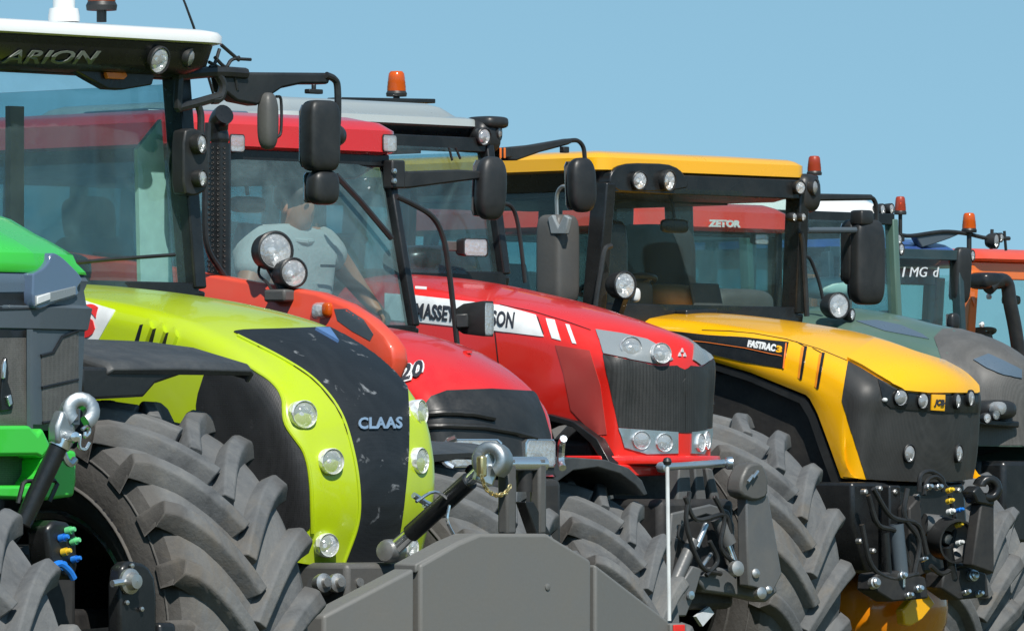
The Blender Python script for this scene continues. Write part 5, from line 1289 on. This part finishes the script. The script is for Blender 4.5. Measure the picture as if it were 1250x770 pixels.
# ================================================================== yellow tractor
def build_yellow():
    t = Frame(1143, 250); K = 250
    r = t.thing('tractor', 'yellow tractor with a yellow cab roof, slotted bonnet side and black front', 'tractor', 'tractors parked in a row')
    P = [t.Y(x, y, 0) for x, y in ((790, 380), (870, 382), (930, 388), (990, 397), (1030, 405), (1070, 417), (1102, 431), (1126, 446), (1141, 464), (1146, 484), (1145, 505), (1143, 545), (1138, 588))]
    lo = [t.Y(x, y, -.44) for x, y in ((770, 425), (840, 435), (863, 438), (918, 454), (990, 483), (1001, 503), (1015, 540), (1031, 584))]
    lo = lo + [lo[-1] + V((.06, 0, 0)), lo[-1] + V((.15, 0, 0))]
    hood(t, 'hood', 'yellow', P, [(0, .45), (.5, .46), (1, .465)], [(0, .03), (.4, .03), (.7, .06), (1, .08)], [(0, .10), (.5, .12), (.75, .12), (1, .10)], lo, 60, .01)
    ctr = [t.px(p) for p in resample(catmull(P, 6), 90)]
    C = lambda a, b: [c for c in ctr if a < c[1] < b]
    gr = patch(t, 'front_screen', [(1059, 594), (1057, 584), (1028, 489), (1035, 441), (1052, 450), (1070, 461), (1088, 471), (1102, 478), (1130, 481), (1194, 481), (1192, 530), (1186, 594)], 'smoothscreen', off=.004, step=3)
    patch(t, 'side_screen', [(1059, 594), (1057, 584), (1028, 489), (1035, 441), (1052, 450), (1070, 461), (1080, 470), (1084, 530), (1086, 594)], 'smoothscreen', gr, off=.005, step=3, mirror='only')
    patch(t, 'lamp_band', [(1071, 464), (1088, 474), (1102, 480), (1130, 483), (1192, 483), (1192, 503), (1150, 503), (1110, 500), (1086, 497), (1077, 490)], 'satin', gr, off=.010, step=3)
    hs = [t.hit(x, y) for x, y in resample2([(1034, 441), (1052, 450), (1070, 461), (1088, 471), (1102, 478), (1130, 481), (1188, 481)], 30)]
    patch(t, 'hood_cap', [(1034, 440), (1052, 449), (1070, 460), (1088, 470), (1102, 477), (1130, 480), (1192, 480), (1192, 466), (1183, 454), (1160, 446), (1120, 434), (1085, 422), (1066, 417), (1050, 428)], 'yellow', off=.020, step=3, skirt=.012)
    for px, py, rr, sy in ((1096, 485, 10, 1), (1123, 489, 8, 1.2)):
        h = t.hit(px, py)[0]
        for s in (-1, 1):
            lamp(t, V((h.x + .02, h.y * -s, h.z)), (.95, .28 * s, 0), rr / K, .05, 'headlight', 'satin', gr, sy=sy, rimr=1.04)
    h = t.hit(1108, 553)[0]
    for s in (-1, 1): lamp(t, V((h.x + .012, h.y * -s, h.z)), (.97, .2 * s, 0), 8.5 / K, .05, 'headlight', 'black', gr, sy=1.25)
    h = t.hit(1078, 488)[0]; MB().superbox(h + V((.01, 0, 0)), (.03, .025, .022), 2.5, 12, 8).build('side_marker', 'decal', gr, 60)
    bp = patch(t, 'badge', [(1135, 482), (1151, 482.5), (1150, 501), (1134, 500)], 'yellow', gr, off=.016, step=3)
    lettering(t, 'JCB', (1137, 496), (1148.5, 496.5), (1138, 487), 'letterblack', bp, off=.020, bold=.05, shear=.2, name='lettering')
    # black name strip with its orange lines, slots behind it
    st = patch(t, 'name_strip', [(800, 402), (863, 409), (910, 412), (963, 418), (956, 450), (910, 442), (863, 431), (800, 422)], 'satin', off=.004, step=3)
    lettering(t, 'FASTRAC', (913, 424), (947, 430), (914, 415.5), 'decal', st, off=.008, bold=.05, shear=.1)
    lettering(t, '3', (948, 430.5), (955, 431.5), (948.6, 422.5), 'yellow', st, off=.008, bold=.05)
    for pts, wd in (([(800, 412), (863, 418), (910, 425), (955, 435)], .0025), ([(960, 420), (957, 450)], .004)):
        q = []
        for a_, b_ in zip(pts, pts[1:]): q += [(a_[0] + (b_[0] - a_[0]) * k / 8, a_[1] + (b_[1] - a_[1]) * k / 8) for k in range(9)]
        hs = [t.hit(*p) for p in q]; hs = [h[0] + h[1] * .006 for h in hs if h[0] is not None]
        MB().tube(hs, wd, 6).build('strip_line', 'orangelens', st)
    for q in ([(978, 424.5), (982, 423), (976.5, 463), (974, 461)], [(1000, 433), (1003.5, 431), (997, 474), (994.5, 472)]):
        patch(t, 'slot', q, 'jrim', off=.003, step=3)
        patch(t, 'slot_shade', [q[1], (q[1][0] + 3.4, q[1][1] + .5), (q[2][0] + 2.4, q[2][1] + .5), q[2]], 'satin', off=.005, step=2)  # black strip laid on the panel for the shadow inside the slot
    for pts in ([(857, 403), (890, 404), (921, 407), (960, 414), (1000, 426), (1034, 440)], [(984, 424), (972, 417)], [(1005, 432), (992, 425)]):
        q = []
        for a_, b_ in zip(pts, pts[1:]): q += [(a_[0] + (b_[0] - a_[0]) * k / 6, a_[1] + (b_[1] - a_[1]) * k / 6) for k in range(7)]
        hs = [t.hit(*p) for p in q]; hs = [h[0] + h[1] * .0005 for h in hs if h[0] is not None]
        if len(hs) > 3: MB().tube(hs, .003, 6).build('seam', 'satin', r)
    # arch liner under the bonnet edge
    for s in (-1, 1):
        a = [t.Y(x, y, -.44) for x, y in ((820, 433), (863, 441), (918, 457), (985, 485), (997, 505), (1012, 545), (1029, 588))]
        b = [t.Y(x, y, -.44) for x, y in ((820, 440), (863, 448), (916, 465), (978, 492), (989, 510), (1002, 548), (1018, 592))]
        m = MB()
        for i in range(6):
            q = [a[i], a[i + 1], b[i + 1], b[i]]; q2 = [p + V((0, .30, 0)) for p in q]; q = [p + V((0, -.012, 0)) for p in q]
            if s > 0: q = [V((p.x, -p.y, p.z)) for p in q]; q2 = [V((p.x, -p.y, p.z)) for p in q2]
            m.hexa(q, q2)
        m.build('arch_liner', 'black', r, 40)
    MB().box((-1.0, 0, 1.37), (1.4, .80, .96)).build('engine_cover', 'dark', r, bevel=.03)
    for s in (1, -1): mudguard(t, -1.24, .93 * s, .80, .90, .5, -70, 15)
    # front frame, linkage, shaft guard
    MB().prism([t.X(x, y, -.08) for x, y in ((1040, 588), (1178, 588), (1182, 640), (1176, 700), (1060, 700), (1040, 640))], (-.35, 0, 0)).build('front_support', 'satin', r, bevel=.02)
    items = [('frame_plate', [(1086, 592), (1100, 592), (1104, 700), (1086, 700)], .02, .06, 'satin'), ('frame_plate', [(1110, 620), (1124, 604), (1130, 700), (1112, 710)], .10, .08, 'dark'),
             ('lower_arm', [(1070, 700), (1098, 696), (1130, 704), (1134, 730), (1090, 734), (1068, 720)], .16, .12, 'dark'), ('lower_arm', [(1152, 700), (1180, 690), (1205, 700), (1208, 728), (1170, 732), (1150, 718)], .16, .12, 'dark')]
    for nm, pts, x, th, mm in items: MB().prism([t.X(px, py, x) for px, py in pts], (-th, 0, 0)).build(nm, mm, r, 30, .01)
    for a, b, rr, m in (((1094, 640), (1100, 700), .036, 'grey'), ((1100, 696), (1100, 716), .022, 'brightsteel'), ((1156, 668), (1162, 706), .030, 'satin'), ((1080, 650), (1084, 700), .02, 'satin')):
        MB().tube([t.X(*a, .14), t.X(*b, .14)], rr, 14).build('ram', m, r)
    pg = MB().lathe([(.075, -.02), (.105, .02), (.108, .14), (.098, .14), (.09, .03), (.05, .0), (.001, 0)], t.X(1150, 656, .06), (.92, -.25, -.12), 28).build('shaft_guard', 'black', r)
    MB().tube([t.X(1128, 640, .02), t.X(1148, 642, .06)], .055, 16).build('guard_sleeve', 'linkgrey', pg)
    MB().lathe([(.001, .06), (.024, .06), (.03, .03), (.03, 0)], t.X(1150, 656, .06), (.92, -.25, -.12), 12).build('drive_shaft', 'steel', pg)
    for px, py, c, rr in ((1134, 594, 'zinc', .016), (1146, 594, 'zinc', .016), (1160, 598, 'capyellow', .014), (1160, 611, 'capyellow', .014), (1161, 624, 'decal', .016), (1171, 640, 'capyellow', .014), (1172, 622, 'capblue', .012), (1172, 662, 'decal', .014), (1128, 682, 'zinc', .012), (1068, 711, 'steel', .03), (1102, 702, 'zinc', .02), (1122, 718, 'zinc', .02), (1110, 726, 'zinc', .016), (1188, 702, 'zinc', .03), (1180, 722, 'zinc', .016), (1196, 724, 'zinc', .016)):
        rr *= .75
        MB().lathe([(rr * 1.3, -.02), (rr * 1.3, .005), (rr, .008), (rr, .02), (rr * .7, .026), (.001, .027)], t.X(px, py, .18), (.95, -.1, .2), 12).build('coupling', c, r)
    for pts in ([(1060, 604), (1072, 640), (1096, 650), (1110, 690)], [(1066, 596), (1088, 630), (1120, 640), (1132, 676)], [(1108, 596), (1104, 630), (1122, 660), (1116, 700)], [(1136, 690), (1150, 700), (1170, 690), (1186, 696)], [(1052, 640), (1064, 690), (1090, 706), (1120, 700)]):
        MB().tube([t.X(x, y, .15) for x, y in pts], .013, 8, 5).build('hose', 'black', r)
    for px, py in ((1056, 600), (1074, 596), (1092, 600), (1050, 660), (1066, 672), (1120, 606), (1170, 598), (1176, 690)): MB().lathe([(.014, -.02), (.014, .006), (.009, .012), (.001, .012)], t.X(px, py, .02), (1, 0, 0), 8).build('bolt', 'steel', r)
    for pts in ([(1122, 600), (1124, 580), (1136, 575), (1150, 584), (1152, 600)], [(1128, 604), (1132, 586), (1144, 582), (1156, 596)], [(1160, 604), (1166, 640), (1160, 670)]):
        MB().tube([t.X(x, y, .12) for x, y in pts], .012, 8, 5).build('hose', 'black', r)
    lk = MB().prism([t.X(x, y, .28) for x, y in ((1198, 614), (1214, 614), (1214, 700), (1187, 690))], (-.07, 0, 0)).build('lower_link', 'dark', r, 30, .01)
    hook_end(t, t.X(1205, 596, .26), .046, 'satin', lk, 'link_claw', ax=(.9, -.4, 0), w=.09, thick=.42, a0=-130)
    MB().prism([t.X(x, y, .29) for x, y in ((1188, 600), (1196, 592), (1206, 606), (1216, 604), (1214, 618), (1194, 614))], (-.08, 0, 0)).build('claw_foot', 'satin', lk, 30, .01)
    # wheels with yellow rims
    chassis(t, -1.24, .93, .80, .80, -1.7, -3.6, .85, .6, .95, 'jrim', .32, .56, zt=1.35, spin=.1, x1=-.4, edge='jrim', n=20)
    # yellow axle guard hanging at the front
    MB().superbox(t.X(1082, 742, -.35), (.5, .66, .48), 2.4, 24, 14).build('axle_cover', 'jrim', r, 60)
    MB().prism([t.X(x, y, .04) for x, y in ((1102, 744), (1118, 726), (1132, 722), (1142, 736), (1126, 756), (1112, 764), (1104, 762))], (-.05, 0, 0)).build('tow_bracket', 'yellow', r, 30, .008)
    # cab
    wb = .74; a0, a1 = t.Y(968, 382, wb), t.Y(974, 232, wb - .02)
    xb, xt = a0.x, a1.x
    cab(t, xb, xt, wb, wb - .02, a0.z, a1.z, xb - 1.75, 'satin', 'darkglass', pr=.07, low=1.2, xlow=xb - .05, railz=(0, .12))
    x1 = t.Y(988, 205, .78).x; xr = x1 - 2.2
    zl, zt = t.X(900, 216, x1).z, t.X(900, 192, x1).z
    rf = roof_mb(xr, x1, .79, .10, [(.04, zl - .005), (0, zl + .01), (.0, zl + .07), (.03, zt - .01), (.06, zt), (.3, zt + .02)], 0)
    t.surf = []; t.add_surf(rf); rf.build('roof', 'yellow', r, 40)
    vs = roof_mb(xr + .02, x1 - .01, .76, .09, [(.10, zl - .115), (.03, zl - .09), (.0, zl + .002)], 0).build('roof_visor', 'satin', r, 40)
    MB().box(((xr + x1) / 2, 0, zl - .11), (1.4, 1.2, .03)).build('headlining', 'satin', r)
    # arched black lamp recesses at both front corners
    arch = rnd([(744, 226), (746, 212), (754, 203), (770, 199), (815, 200), (830, 206), (842, 222), (838, 232), (760, 236)], 2)
    cpt = [t.X(x, y, x1 + .02) for x, y in arch]
    for s in (1,):
        pts = cpt if s > 0 else [V((p.x, -p.y, p.z)) for p in cpt]
        MB().prism(pts, (-.10, 0, 0)).build('lamp_recess', 'satin', r, 40, .008)
        for px, rr, dd in ((781, 11, (.97, -.18, -.05)), (817, 12.5, (.97, .12, -.05))):
            c = t.X(px, 220.5, x1 + .045)
            lamp(t, V((c.x, c.y * s, c.z)), (dd[0], dd[1] * s, dd[2]), rr / K, .05, 'work_light', 'black', None)
    b = t.X(994, 214, x1 - .12); beacon(t, b, .036, .10, 'ambered', .0)
    # pod on the left corner and the mirrors
    pod = MB().superbox(t.X(982, 236, x1 - .03), (.14, .16, .2), 3, 20, 12).build('lamp_pod', 'black', r, 60)
    lamp(t, t.X(977, 229, x1 + .05), (.97, -.2, 0), .032, .05, 'work_light', 'black', pod); lamp(t, t.X(994, 229, x1 + .04), (.92, .38, 0), .040, .05, 'work_light', 'black', pod)
    for px in (969, 980): lamp(t, t.X(px, 265, xt + .10), (.95, .2, 0), .022, .04, 'work_light', 'black', pod)
    xm = x1 - .05
    MB().bar(t.X(986, 241, xm), t.X(1064, 241, xm), .04, .03, (1, 0, 0), .03, .026).build('mirror_arm', 'black', r, bevel=.01)
    MB().tube([t.X(x, y, xm) for x, y in ((1058, 241), (1066, 243), (1070, 255), (1070, 280))], .012, 8, 5).build('mirror_arm', 'black', r)
    MB().tube([t.X(985, 281, xm), t.X(1052, 281, xm)], .016, 10).build('mirror_arm', 'grey', r)
    mirror(t, t.X(1058, 320, xm), (.11, .19, .44), (0, 0, rad(-12)), e=4.5)
    mirror(t, t.X(1044, 308, xm - .06), (.09, .14, .34), (0, 0, rad(-8)), e=5)
    MB().superbox(t.X(1052, 266, xm), (.09, .10, .08), 6, 16, 10).build('mirror_pivot', 'black', r, 60)
    MB().tube([t.X(x, y, xb + .1) for x, y in ((977, 284), (980, 300), (983, 350), (985, 386))], .014, 8, 4).build('grab_rail', 'black', r)
    # right side: air stack, grab bar, round lamp by the pillar
    ye = -.86; xs = t.Y(681, 300, ye).x
    za, zb_ = t.Y(681, 372, ye).z, t.Y(681, 262, ye).z
    sk = MB().superbox((xs, ye, (za + zb_) / 2), (.17, .17, zb_ - za), 6, 28, 16).build('air_stack', 'iron', r, 60)
    MB().prism([t.Y(x, y, ye - .09) for x, y in ((668, 266), (674, 262), (681, 278), (688, 262), (694, 266), (690, 286), (672, 286))], (0, .03, 0)).build('stack_bracket', 'lampgrey', sk, 30, .006)
    MB().tube([t.Y(x, y, ye - .02) for x, y in ((680, 262), (680, 238), (686, 228), (694, 229))], .010, 8, 4).build('stack_pipe', 'steel', sk)
    lamp(t, t.X(763, 348, xb + .22), (.97, -.15, 0), .064, .10, 'work_light', 'black', None)
    MB().bar(t.X(760, 362, xb + .16), t.X(752, 385, xb + .12), .04, .05).build('lamp_bracket', 'black', r)
    MB().superbox(t.X(775, 360, xb + .2), (.05, .05, .07), 3).build('side_marker', 'decal', r, 60)
    MB().tube([t.X(x, y, xb + .14) for x, y in ((746, 300), (738, 306), (732, 340), (726, 380))], .014, 8, 4).build('grab_rail', 'black', r)
    MB().superbox(t.X(745, 330, xb - .1), (.12, .16, .5), 5).build('side_console', 'satin', r, 60)
    MB().box(t.X(862, 362, xb - .3), (.02, .22, .14), (0, rad(-15), 0)).build('monitor', 'interior', r, bevel=.01)
    MB().superbox(t.X(812, 366, xb - .5), (.35, .35, .16), 3).build('storage_tray', 'tan', r, 60)
    xi = xb - 1.25
    for pts in ([(822, 216), (846, 216), (850, 392), (830, 392)], [(752, 216), (776, 216), (770, 392), (752, 392)]):
        MB().prism([t.X(x, y, xi) for x, y in pts], (-.08, 0, 0)).build('inner_frame', 'satin', r, bevel=.01)
    MB().prism([t.X(x, y, xi) for x, y in ((700, 212), (1000, 214), (1000, 242), (700, 238))], (-.06, 0, 0)).build('inner_frame', 'satin', r, bevel=.01)
    MB().superbox(t.X(798, 338, xi + .1), (.3, .42, .55), 5).build('passenger_seat', 'seat', r, 60)
    MB().superbox(t.X(890, 378, xi + .3), (.3, .5, .22), 4).build('side_console', 'interior', r, 60)
    MB().prism([t.X(x, y, xb + .12) for x, y in ((838, 378), (878, 377), (868, 400), (838, 410))], (-.12, 0, 0)).build('cowl_panel', 'satin', r, bevel=.01)
    MB().lathe([(.095, .10), (.07, .06), (.04, .04)], t.X(1150, 656, .06), (.92, -.25, -.12), 24).build('guard_lining', 'linkgrey', pg)
    return t
build_yellow()
# ================================================================== the four farther tractors
def simple_hood(t, mat, rearx, z0, z1, w=.4, zb=.95, grille='darkscreen'):
    P = [(rearx, 0, z0), (rearx * .6, 0, z0 - .03), (rearx * .3, 0, z0 - (z0 - z1) * .45), (-.12, 0, z1 + .02), (-.02, 0, z1 - .16), (0, 0, z1 - .4), (-.02, 0, zb)]
    hood(t, 'hood', mat, P, w, .06, .12, [(rearx, 0, 1.3), (-.6, 0, 1.2), (-.16, 0, zb)], 44, .01)
    return P
def build_zetor():
    t = Frame(1106, 222)
    r = t.thing('tractor', 'red', 'tractor', 'tractors parked in a row')
    r['label'] = 'tractor with a red lettered cab roof seen through the yellow tractor windows'
    simple_hood(t, 'zred', -1.55, 1.9, 1.75)
    chassis(t, -.7, .9, .7, .7, -1.6, -3.0, .9, .6, .95, 'white', .3, .5, zt=1.4, n=18)
    wb = .64; a0, a1 = t.Y(946, 400, wb), t.Y(946, 284, wb)
    cab(t, a0.x, a1.x, wb, wb, a0.z, a1.z, a0.x - 1.55, 'satin', 'glass', pr=.05, low=1.15)
    x1 = a1.x + .12; zl, zt = t.X(880, 282, x1).z, t.X(900, 248, x1).z
    roof_mb(x1 - 2.0, x1, .71, .12, [(.03, zl), (0, zl + .02), (.02, zl + .11), (.07, zt - .02), (.13, zt), (.4, zt + .01)], 0).build('roof', 'zred', r, 40)
    lettering(t, 'ZETOR', (864, 277), (903, 278), (864.5, 268), 'decal', plane=('X', x1 + .012), off=.004, bold=.06)
    for px in (790, 930): box_lamp(t, t.X(px, 292, x1 - .05), (.06, .12, .06), name='work_light')
    return t
build_zetor()
def build_darkgreen():
    t = Frame(1250, 203); K = 203
    r = t.thing('tractor', 'dark green tractor with a white roof and a broad dusty grey nose screen', 'tractor', 'tractors parked in a row')
    P = [t.Y(x, y, 0) for x, y in ((985, 374), (1040, 376), (1090, 384), (1130, 394), (1170, 402), (1205, 414), (1232, 432), (1248, 456), (1253, 490), (1252, 545))]
    hood(t, 'hood', 'fendt', P, .44, [(0, .05), (.6, .08), (1, .12)], [(0, .12), (.6, .15), (1, .14)], [(P[0].x, 0, 1.35), (-.6, 0, 1.3), (-.18, 0, 1.45)], 44, .01)
    ctr = [c for c in (t.px(p) for p in resample(catmull(P, 6), 70)) if c[1] > 400]
    g = patch(t, 'nose_screen', [(1170, 560), (1160, 500), (1150, 440), (1140, 412), (1150, 402), (1163, 401)] + ctr, 'meshgrey', off=.004, mirror=True, snap=.03)
    patch(t, 'headlight', [(1188, 440), (1206, 433), (1226, 442), (1246, 452), (1246, 462), (1224, 458), (1204, 450)], 'bluegrey', g, off=.012, step=3)  # sky reflection painted on the nose screen, no lamp here
    patch(t, 'hood_stripe', [(1045, 392), (1070, 391), (1100, 397), (1126, 408), (1134, 414), (1112, 410), (1080, 404)], 'bluegrey', off=.004, step=3)
    lp = MB().superbox(t.X(1214, 500, .0), (.2, .28, .12), 3, 20, 12).build('front_lamp_carrier', 'black', r, 60)
    MB().bar(t.X(1180, 514, .02), t.X(1240, 518, .02), .06, .04).build('carrier_bar', 'satin', r, bevel=.01)
    for px, py in ((1205, 510), (1216, 506)): lamp(t, t.X(px, py, .12), (.95, -.2, 0), .03, .05, 'work_light', 'black', lp)
    MB().superbox(t.X(1218, 498, .12), (.1, .1, .08), 2.5, 14, 8).build('lamp_glass', 'lens', lp, 60)
    MB().box((-.2, 0, 1.15), (.5, .5, .5)).build('front_support', 'satin', r, bevel=.03)
    chassis(t, -.8, .95, .8, .8, -1.8, -3.2, .95, .65, 1.05, 'zred', .32, .56, zt=1.4, n=19)
    wb = .68; a0, a1 = t.Y(1093, 392, wb), t.Y(1088, 268, wb)
    cab(t, a0.x, a1.x, wb, wb, a0.z, a1.z, a0.x - 1.6, 'fendt', 'glass', pr=.05, low=1.2, rail='satin')
    x1 = t.Y(1090, 250, .74).x; zl, zt = t.X(1040, 265, x1).z, t.X(1060, 243, x1 - .2).z
    roof_mb(x1 - 2.0, x1, .75, .14, [(.03, zl), (0, zl + .02), (.02, zl + .07), (.10, zt - .01), (.25, zt + .01), (.5, zt + .02)], 0).build('roof', 'white', r, 40)
    roof_mb(x1 - 1.95, x1 - .03, .71, .12, [(.08, zl - .12), (.02, zl - .06), (.0, zl + .003)], 0).build('roof_visor', 'satin', r, 40)
    for px, py, rr in ((1077, 256, .035), (1088, 255, .032), (1097, 293, .038), (1100, 304, .036), (1089, 310, .03)):
        lamp(t, t.X(px, py, x1 + .03), (.93, .25, 0), rr, .06, 'work_light', 'black')
    b = t.X(1099, 262, x1 - .05); beacon(t, b, .036, .115, 'ambered', .17)
    MB().bar(t.X(1086, 290, x1 - .05), t.X(1102, 292, x1 - .05), .03, .03).build('beacon_bracket', 'black', r)
    lamp(t, t.X(1024, 373, a0.x + .5), (.96, -.2, 0), .075, .12, 'work_light', 'black')
    lamp(t, t.X(1040, 384, a0.x + .5), (.93, .3, 0), .035, .06, 'work_light', 'black')
    MB().tube([t.X(x, y, a0.x + .3) for x, y in ((983, 312), (990, 318), (1000, 345), (1006, 372))], .011, 8, 5).build('grab_rail', 'black', r)
    MB().superbox(t.X(1025, 352, a0.x - .4), (.3, .7, .14), 3).build('instrument_hood', 'padgreen', r, 60)
    return t
build_darkgreen()
def build_blue():
    t = Frame(1318, 187); K = 187
    r = t.thing('tractor', 'dark blue tractor with pale handwriting on its windscreen beside the orange tractor', 'tractor', 'tractors parked in a row')
    simple_hood(t, 'blue', -1.6, 1.92, 1.75)
    chassis(t, -.7, .9, .7, .7, -1.6, -3.0, .9, .6, .95, 'white', .3, .5, zt=1.4, n=18)
    wb = .66; a0, a1 = t.Y(1172, 412, wb), t.Y(1168, 312, wb)
    cab(t, a0.x, a1.x, wb, wb, a0.z, a1.z, a0.x - 1.5, 'teal', 'darkglass', pr=.05, low=1.15)
    x1 = t.Y(1176, 305, .72).x; zl, zt = t.X(1140, 309, x1).z, t.X(1145, 294, x1 - .3).z
    roof_mb(x1 - 1.9, x1, .72, .12, [(.03, zl), (0, zl + .02), (.06, zl + .06), (.2, zt), (.5, zt + .02)], 0).build('roof', 'blue', r, 40)
    roof_mb(x1 - 1.86, x1 - .03, .69, .12, [(.08, zl - .08), (.0, zl + .003)], 0).build('roof_visor', 'satin', r, 40)
    for wd, xa, xb_ in (('1', 1101, 1105), ('MG', 1110, 1132), ('d', 1139, 1146)): lettering(t, wd, (xa, 338), (xb_, 338), (xa, 326), 'decal', plane=('X', a0.x + .10), off=.0, bold=.0, shear=.2)
    # mirror carrier with lamps, beacon on a stalk
    xm = x1
    MB().tube([t.X(x, y, xm) for x, y in ((1096, 286), (1112, 288), (1150, 283), (1178, 285), (1206, 291), (1232, 291))], .014, 8, 4).build('mirror_arm', 'black', r)
    MB().prism([t.X(x, y, xm) for x, y in ((1118, 287), (1150, 282), (1176, 284), (1160, 291), (1140, 298), (1126, 302))], (-.06, 0, 0)).build('mirror_bracket', 'grey', r, bevel=.006)
    mirror(t, t.X(1173, 336, xm), (.09, .14, .38), (0, rad(4), rad(-8)), e=4)
    mirror(t, t.X(1164, 392, a0.x + .3), (.06, .09, .11), e=3)
    b = t.X(1183, 284, xm); beacon(t, b, .048, .135, 'amber', .12)
    for px, py, rr in ((1216, 294, .05), (1222, 290, .03), (1187, 312, .036)): lamp(t, t.X(px, py, xm + .04), (.9, .3, 0), rr, .07, 'work_light', 'black')
    MB().tube([t.X(1211, 280, xm), t.X(1210, 304, xm)], .012, 8).tube([t.X(1226, 282, xm), t.X(1228, 306, xm)], .010, 8).build('lamp_stay', 'black', r)
    return t
build_blue()
def build_orange():
    t = Frame(1464, 174); K = 174
    r = t.thing('tractor', 'orange tractor at the right edge with a black air pipe before its cab', 'tractor', 'tractors parked in a row')
    simple_hood(t, 'orange', -1.55, 1.95, 1.75)
    chassis(t, -.7, .9, .7, .7, -1.6, -3.0, .9, .6, .95, 'white', .3, .5, zt=1.4, n=18)
    wb = .68; a0, a1 = t.Y(1176, 430, -wb), t.Y(1183, 330, -wb)
    cab(t, a0.x, a1.x, wb, wb, a0.z, a1.z, a0.x - 1.5, 'orange', 'darkglass', pr=.085, low=1.15)
    x1 = t.Y(1190, 315, -.75).x; zl, zt = t.X(1240, 320, x1).z, t.X(1240, 306, x1 - .2).z
    roof_mb(x1 - 1.9, x1, .75, .12, [(.03, zl), (0, zl + .02), (.02, zl + .05), (.10, zt), (.5, zt + .02)], 0).build('roof', 'salmon', r, 40)
    MB().prism([t.X(x, y, a1.x + .05) for x, y in ((1184, 324), (1213, 326), (1213, 334), (1192, 336), (1190, 375), (1184, 360))], (-.05, 0, 0)).build('frame_trim', 'orange', r, bevel=.006)
    MB().prism([t.X(x, y, a1.x + .05) for x, y in ((1226, 326), (1300, 326), (1300, 334), (1228, 334))], (-.05, 0, 0)).build('frame_trim', 'orange', r, bevel=.006)
    MB().tube([t.X(x, y, a0.x + .35) for x, y in ((1206, 352), (1218, 342), (1229, 346), (1233, 370), (1239, 400), (1245, 440))], .05, 16, 5).build('air_pipe', 'black', r)
    MB().superbox(t.X(1205, 343, a0.x + .3), (.2, .25, .12), 4).build('air_intake', 'satin', r, 60)
    for px, py in ((1206, 362), (1197, 396)): MB().lathe([(.001, 0), (.02, 0), (.02, .02), (.001, .03)], t.X(px, py, a0.x + .2), (1, 0, 0), 10).build('indicator', 'decal', r)
    return t
build_orange()
